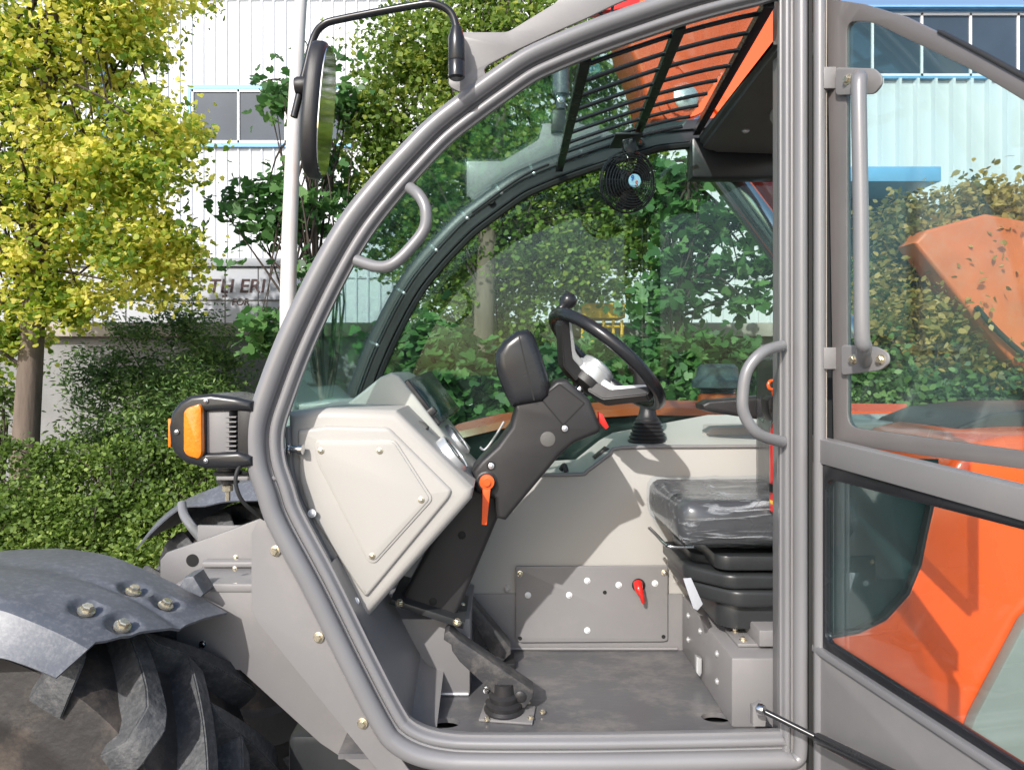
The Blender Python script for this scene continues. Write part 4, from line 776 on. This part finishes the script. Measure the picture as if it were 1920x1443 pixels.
# ------------------------------ seat
sb = bx('seat_base', .545, .80, 1.64, 2.092, ZF, ZF+.165, GF, T, .006)
for y, z in ((1.75, .86), (1.75, .93), (1.90, .85), (1.90, .93), (2.02, .86), (2.02, .93)): bolt(sb, V3(.545, y, z), (-1, 0, 0), .007, M['silver'], hexa=False)
ys('seat_base_bracket', [(1306, 1230), (1316, 1235), (1316, 1262), (1312, 1268), (1306, 1260)], 1.86, .02, M['silver'], sb, .002)
rp = bx('rail_plate', .58, .78, 1.70, 1.80, ZF+.167, ZF+.175, GF, sb, .002)
bolt(rp, V3(.60, 1.72, ZF+.175), (0, 0, 1), .008); bolt(rp, V3(.60, 1.78, ZF+.175), (0, 0, 1), .008)
bx('document_box', X(1418, 1.7), .78, 1.68, 1.82, ZF+.175, ZF+.215, GF, sb, .004)
seat = None
def bellows(name, px0, py0, py1, y0, y1, par, m, b=.012, cutc=.09):
    x0 = X(px0, y0); z0, z1 = Zp(py1, y0), Zp(py0, y0)
    return slab(name, [(x0+cutc, y0), (.80, y0), (.80, y1), (x0, y1), (x0, y0+cutc)], V3(0, 0, z0), EX, ey_, z1-z0, m, par, b, rounded=.02)
HB = M['blackpaint']
zc_ = bx('seat_suspension', .60, .78, 1.78, 2.02, ZF+.17, Zp(1030, 1.76), HB, T, .01)
bellows('bellows_ring', 1350, 1133, 1180, 1.74, 2.0, zc_, HB, .006, .03)
bellows('bellows_ring', 1312, 1108, 1140, 1.71, 2.05, zc_, HB, .010)
bellows('bellows_ring', 1300, 1077, 1106, 1.71, 2.05, zc_, HB, .010)
bellows('bellows_ring', 1345, 1042, 1070, 1.71, 2.0, zc_, HB, .006, .02)
bellows('bellows_ring', 1312, 1052, 1078, 1.76, 2.05, zc_, HB, .004)
# cushion: rounded, slightly dished, wrapped in clear plastic
def cushion(name, x0, x1, y0, y1, z0, z1, m, par, noise=.003, r=.045, dish=.012):
    bm = bmesh.new(); box_bm(bm, Vector(((x0+x1)/2, (y0+y1)/2, (z0+z1)/2)), (x1-x0, y1-y0, z1-z0))
    bmesh.ops.bevel(bm, geom=bm.edges[:], offset=r, segments=4, affect='EDGES', profile=.55); bmesh.ops.subdivide_edges(bm, edges=[e for e in bm.edges if e.calc_length() > .05], cuts=18, use_grid_fill=True)
    from mathutils import noise as NZ
    for v in bm.verts:
        c = v.co; n = (1-2*abs(NZ.noise(Vector((c.x*5+c.y*6, c.y*20-c.x*6, c.z*26)))))**3*1.2+.4*NZ.noise(Vector((c.x*16, c.y*40, c.z*50)))-.3
        f = 1-min(1, abs((c.x-(x0+x1)/2)/((x1-x0)/2))**4); g = 1-abs((c.y-(y0+y1)/2)/((y1-y0)/2))**2
        c += Vector((0, -1, 1)).normalized()*n*noise
        if c.z > (z0+z1)/2: c.z -= dish*g*f
    return bmo(bm, name, m, par, 70)
sx0 = X(1288, 1.69); 
se = cushion('seat', sx0-.02, .80, 1.675, 2.07, Zp(1026, 1.69), Zp(934, 1.69)-.004, M['plastic'], T)
cushion('backrest', .74, .84, 1.78, 2.05, 1.22, 1.72, M['plastic'], T, .004, .05, 0)
wrap = mat('clear_plastic_film', (.8, .85, .9), .12, 0, .1, 5, coat=1)
Nn = wrap.node_tree.nodes; Ll = wrap.node_tree.links; b_ = Nn['Principled BSDF']; tr_ = Nn.new('ShaderNodeBsdfTransparent'); tr_.inputs[0].default_value = (.93, .95, .97, 1)
mx_ = Nn.new('ShaderNodeMixShader'); tcx = Nn.new('ShaderNodeTexCoord'); mpx = Nn.new('ShaderNodeMapping'); mpx.inputs['Scale'].default_value = (1.6, 12, 14); mpx.inputs['Rotation'].default_value = (0, .12, .25)
nzx = Nn.new('ShaderNodeTexNoise'); nzx.inputs['Scale'].default_value = 4; nzx.inputs['Detail'].default_value = 4; nzx.inputs['Distortion'].default_value = 1.2
rmx = Nn.new('ShaderNodeMapRange'); rmx.inputs[1].default_value = .56; rmx.inputs[2].default_value = .74; rmx.inputs[3].default_value = .025; rmx.inputs[4].default_value = .42
Ll.new(tcx.outputs['Object'], mpx.inputs[0]); Ll.new(mpx.outputs[0], nzx.inputs[0]); Ll.new(nzx.outputs[0], rmx.inputs[0]); Ll.new(rmx.outputs[0], mx_.inputs[0])
Ll.new(tr_.outputs[0], mx_.inputs[1]); Ll.new(b_.outputs[0], mx_.inputs[2]); Ll.new(mx_.outputs[0], Nn['Material Output'].inputs[0])
bpx = Nn.new('ShaderNodeBump'); bpx.inputs['Strength'].default_value = 1; bpx.inputs['Distance'].default_value = .012; Ll.new(nzx.outputs[0], bpx.inputs['Height']); Ll.new(bpx.outputs[0], b_.inputs['Normal'])
cushion('plastic_cover', sx0-.025, .82, 1.669, 2.076, Zp(1031, 1.69), Zp(932, 1.69)+.001, wrap, se, .009, .042, .011)
tube('seat_slide_bar', [P(1218, 990, 1.92), P(1232, 1004, 1.86), P(1247, 1020, 1.80), P(1258, 1024, 1.78), P(1300, 1024, 1.78)], .005, M['chrome'], se, 10)
tgl = ys('hanging_tag', [(1281, 1084), (1296, 1083), (1318, 1132), (1308, 1144), (1300, 1140)], 1.685, .003, M['container'], T, .0008)
tag(tgl)
# cab rear: window posts behind the seat
bx('cab_rear_post', 1.0, 1.06, 2.36, 2.44, .9, 2.4, M['blackpaint'], T, .01)
# seen past the door: body panels
ys('rear_side_panel', [(1757, 925), (2300, 925), (2300, 1650), (1560, 1650), (1540, 1225), (1556, 1197), (1610, 1187), (1662, 1162), (1705, 1115), (1728, 1060), (1740, 1000)], 1.62, .05, M['orange'], T, .006)
ys('panel_edge_seal', [(1757, 925), (1740, 1000), (1728, 1060), (1705, 1115), (1662, 1162), (1610, 1187), (1556, 1197), (1556, 1192), (1609, 1181), (1658, 1156), (1700, 1110), (1722, 1058), (1734, 1000), (1750, 925)], 1.615, .02, M['seal'], T, .001)
ys('rear_corner_glass', [(1520, 860), (1760, 860), (1750, 1230), (1520, 1230)], 1.64, .006, M['screen'], T, 0)
bx('cab_rear_wall', .84, 1.02, 1.66, 2.4, .75, 1.34, M['blackpaint'], T, .02)
ys('chassis_rear_plate', [(1925, 1165), (2300, 800), (2300, 1700), (1700, 1700), (1830, 1345)], 1.585, .03, mat('grey_green_plate', (.20, .24, .22), .4, .1, .1, 3), T, .004)
ys('engine_cover', [(1782, 885), (1800, 858), (1835, 832), (1890, 818), (1990, 812), (2300, 812), (2300, 940), (1782, 940)], 1.70, .5, M['orange'], T, .03)
ys('rear_dark_arch', [(1745, 850), (1800, 800), (1860, 776), (1960, 764), (2300, 760), (2300, 800), (1960, 806), (1870, 815), (1800, 845), (1776, 880)], 1.9, .4, BK, T, .01)  # dark arched band above the engine cover
# boom above the cab, its cylinder and rear tower
YBm = 2.75
bo = ys('boom', [(1150, -80), (1172, 70), (1195, 120), (1222, 225), (1330, 232), (1400, 286), (1480, 372), (1580, 372), (1580, -400), (1150, -400)], YBm, .30, M['orange'], T, .02)
ys('boom_flange', [(1262, 80), (1400, 225), (1400, 250), (1380, 250), (1250, 100)], YBm-.02, .03, M['orange'], bo, .004)
lathe('boom_pin', P(1286, 184, YBm), (0, -1, 0), [(.115, 0), (.115, .012), (.085, .014), (.085, .03)], M['orange'], bo, 36)
pin = lathe('pin_cap', P(1286, 184, YBm-.03), (0, -1, 0), [(.048, 0), (.048, .008), (.040, .012), (.001, .013)], M['silver'], bo, 28)
bolt(bo, P(1286, 184, YBm-.042), r=.012, m=M['silver'])
tube('lift_cylinder', [P(1290, 236, 2.62), P(1475, 480, 2.62), P(1590, 630, 2.62)], .058, M['chrome'], T, 32, 1)
tube('cylinder_rod', [P(1330, 232, 2.75), P(1480, 420, 2.75)], .055, mat('dark_red_tube', (.35, .03, .02), .3, 0, .05, 3, coat=.5), T, 24, 1)
ys('roof_beacon_base', [(1110, 18), (1140, -4), (1200, -14), (1200, 8), (1150, 20)], 2.0, .05, M['red'], T, .004)
tube('roof_wire', [P(1106, 29, 1.51), P(1118, 22, 1.50), P(1136, 30, 1.50), P(1146, 24, 1.5), P(1150, 4, 1.55)], .0035, M['seal'], T, 6)
# door gas strut
gs = tube('gas_strut', [P(1430, 1331, 1.46), P(1560, 1396, 1.39)], .0062, M['blackg'], T, 10, 1)
tube('strut_barrel', [P(1535, 1384, 1.40), P(1760, 1496, 1.08)], .0115, M['blackg'], gs, 14, 1)
tube('strut_label', [P(1552, 1392.5, 1.374), P(1582, 1407.5, 1.325)], .0119, M['silver'], gs, 14, 1)
lathe('ball_joint', P(1427, 1329, 1.46), (1, -1, 0), [(.005, -.01), (.011, -.006), (.012, 0), (.010, .007), (.003, .01)], M['chrome'], gs, 18)
ys('strut_bracket', [(1412, 1325), (1430, 1318), (1438, 1335), (1436, 1362), (1412, 1362)], 1.50, .02, GF, T, .003)
# ------------------------------ interior fan
fn_ax = Vector((.30, -.93, -.16)).normalized(); fc = P(1180, 341, 2.22)
fn = empty('cab_fan', fc+V3(0, 0, .15), 'small black caged fan hanging from the far roof rail of the cab', 'fan')
bm = bmesh.new(); R_f = .096
for k in range(9): rr = R_f*(1-k*.085); torus_bm(bm, fc+fn_ax*(.034*math.sqrt(max(0, 1-(rr/R_f)**2))+.0), fn_ax, rr, .0016, 48, 6)
torus_bm(bm, fc-fn_ax*.012, fn_ax, R_f*1.0, .003, 48, 8)
for k in range(4): rr = R_f*(.98-k*.14); torus_bm(bm, fc-fn_ax*(.024+.008*k), fn_ax, rr, .0016, 48, 6)
af, uf, vf = frame_of(fn_ax)
for k in range(30):
    t = 2*math.pi*k/30; dr = uf*math.cos(t)+vf*math.sin(t)
    tube_bm(bm, [fc+dr*R_f-fn_ax*.0, fc+dr*R_f-fn_ax*.02, fc+dr*.55*R_f-fn_ax*.045, fc+dr*.3*R_f-fn_ax*.05], .0012, 5)
    if k % 3 == 0: tube_bm(bm, [fc+dr*R_f, fc+dr*.8*R_f+fn_ax*.02, fc+dr*.3*R_f+fn_ax*.033], .0013, 5)
bmo(bm, 'cage', M['blackg'], fn)
for k in range(3):
    bm = bmesh.new(); t0 = math.radians(100+120*k); rows_ = []
    for i in range(5):
        r_ = R_f*(.2+.7*i/4); row = []
        for j in range(6): an = t0+math.radians(-34+68*j/5)*(.75+.25*i/4); row.append(bm.verts.new(fc+(uf*math.cos(an)+vf*math.sin(an))*r_+fn_ax*(-.012+.018*(j/5-.5))))
        rows_.append(row)
    for p, q in zip(rows_, rows_[1:]):
        for j in range(5): bm.faces.new((p[j], p[j+1], q[j+1], q[j]))
    bmesh.ops.solidify(bm, geom=bm.faces[:], thickness=.002); bmo(bm, 'blade', M['blackg'], fn)
lathe('motor', fc-fn_ax*.095, fn_ax, [(.03, 0), (.043, .006), (.045, .05), (.03, .075), (.02, .085)], M['blackg'], fn, 24)
lathe('hub_sticker', fc+fn_ax*.034, fn_ax, [(.021, 0), (.021, .002), (.0205, .003)], mat('pale_blue_sticker', (.35, .62, .80), .3), fn, 24)
rr_ = EZ.cross(fn_ax).normalized(); uu_ = fn_ax.cross(rr_)
text('logo_letter', '9', fc+fn_ax*.0385-rr_*.016+uu_*.0, rr_, uu_, .024, mat('logo_blue', (.02, .12, .5), .4), fn, .0004)
text('logo_letter', 'S', fc+fn_ax*.0385+rr_*.0-uu_*.016, rr_, uu_, .024, mat('logo_red', (.8, .1, .02), .4), fn, .0004)
ys('fan_bracket', [(1168, 262), (1192, 256), (1194, 280), (1186, 290), (1178, 290), (1170, 280)], 2.2, .03, M['blackg'], fn, .002)
bx('fan_mount', X(1150, 2.25), X(1200, 2.25), 2.2, 2.34, Zp(262, 2.25), Zp(258, 2.25), M['blackpaint'], fn, .001)
tube('power_wire', [P(1192, 258, 2.25), P(1198, 262, 2.27), P(1202, 268, 2.30)], .003, M['red'], fn, 6)
lathe('grommet', P(920, 376, YF-.031), (0, -1, 0), [(.012, -.003), (.013, .003), (.007, .004), (.006, .001)], M['seal'], ff, 18)
lathe('grommet', P(1201, 266, YF-.031), (0, -1, 0), [(.013, -.003), (.014, .003), (.008, .004), (.006, .001)], M['seal'], ff, 18)
# fire extinguisher strapped behind the door post
ex_c = P(1469, 860, 1.66)
xe = lathe('fire_extinguisher', V3(ex_c.x, 1.66, Zp(962, 1.66)), (0, 0, 1), [(.026, 0), (.031, .006), (.031, .19), (.026, .215), (.012, .228), (.012, .24)], M['red'], None, 28)
xe.location = (0, 0, 0)
tag(xe, 'slim red fire extinguisher half hidden behind the grey door post, above the seat', 'extinguisher')
lathe('strap', V3(ex_c.x, 1.66, Zp(922, 1.66)), (0, 0, 1), [(.0325, 0), (.0325, .010), (.032, .011), (.0325, .012), (.0325, .02)], M['seal'], xe, 28)
lathe('label_band', V3(ex_c.x, 1.66, Zp(944, 1.66)), (0, 0, 1), [(.0314, 0), (.0318, .001), (.0318, .008), (.0314, .009)], M['yellow'], xe, 28)
ys('valve', [(1442, 775), (1440, 750), (1450, 742), (1480, 742), (1480, 790), (1450, 790)], 1.62, .05, BK, xe, .006)
bm = bmesh.new(); torus_bm(bm, P(1448, 722, 1.63), (.2, -1, .1), .0105, .004, 24, 8); tube_bm(bm, [P(1450, 730, 1.63), P(1454, 748, 1.64)], .006, 8); bmo(bm, 'safety_ring', M['orange'], xe, 60)
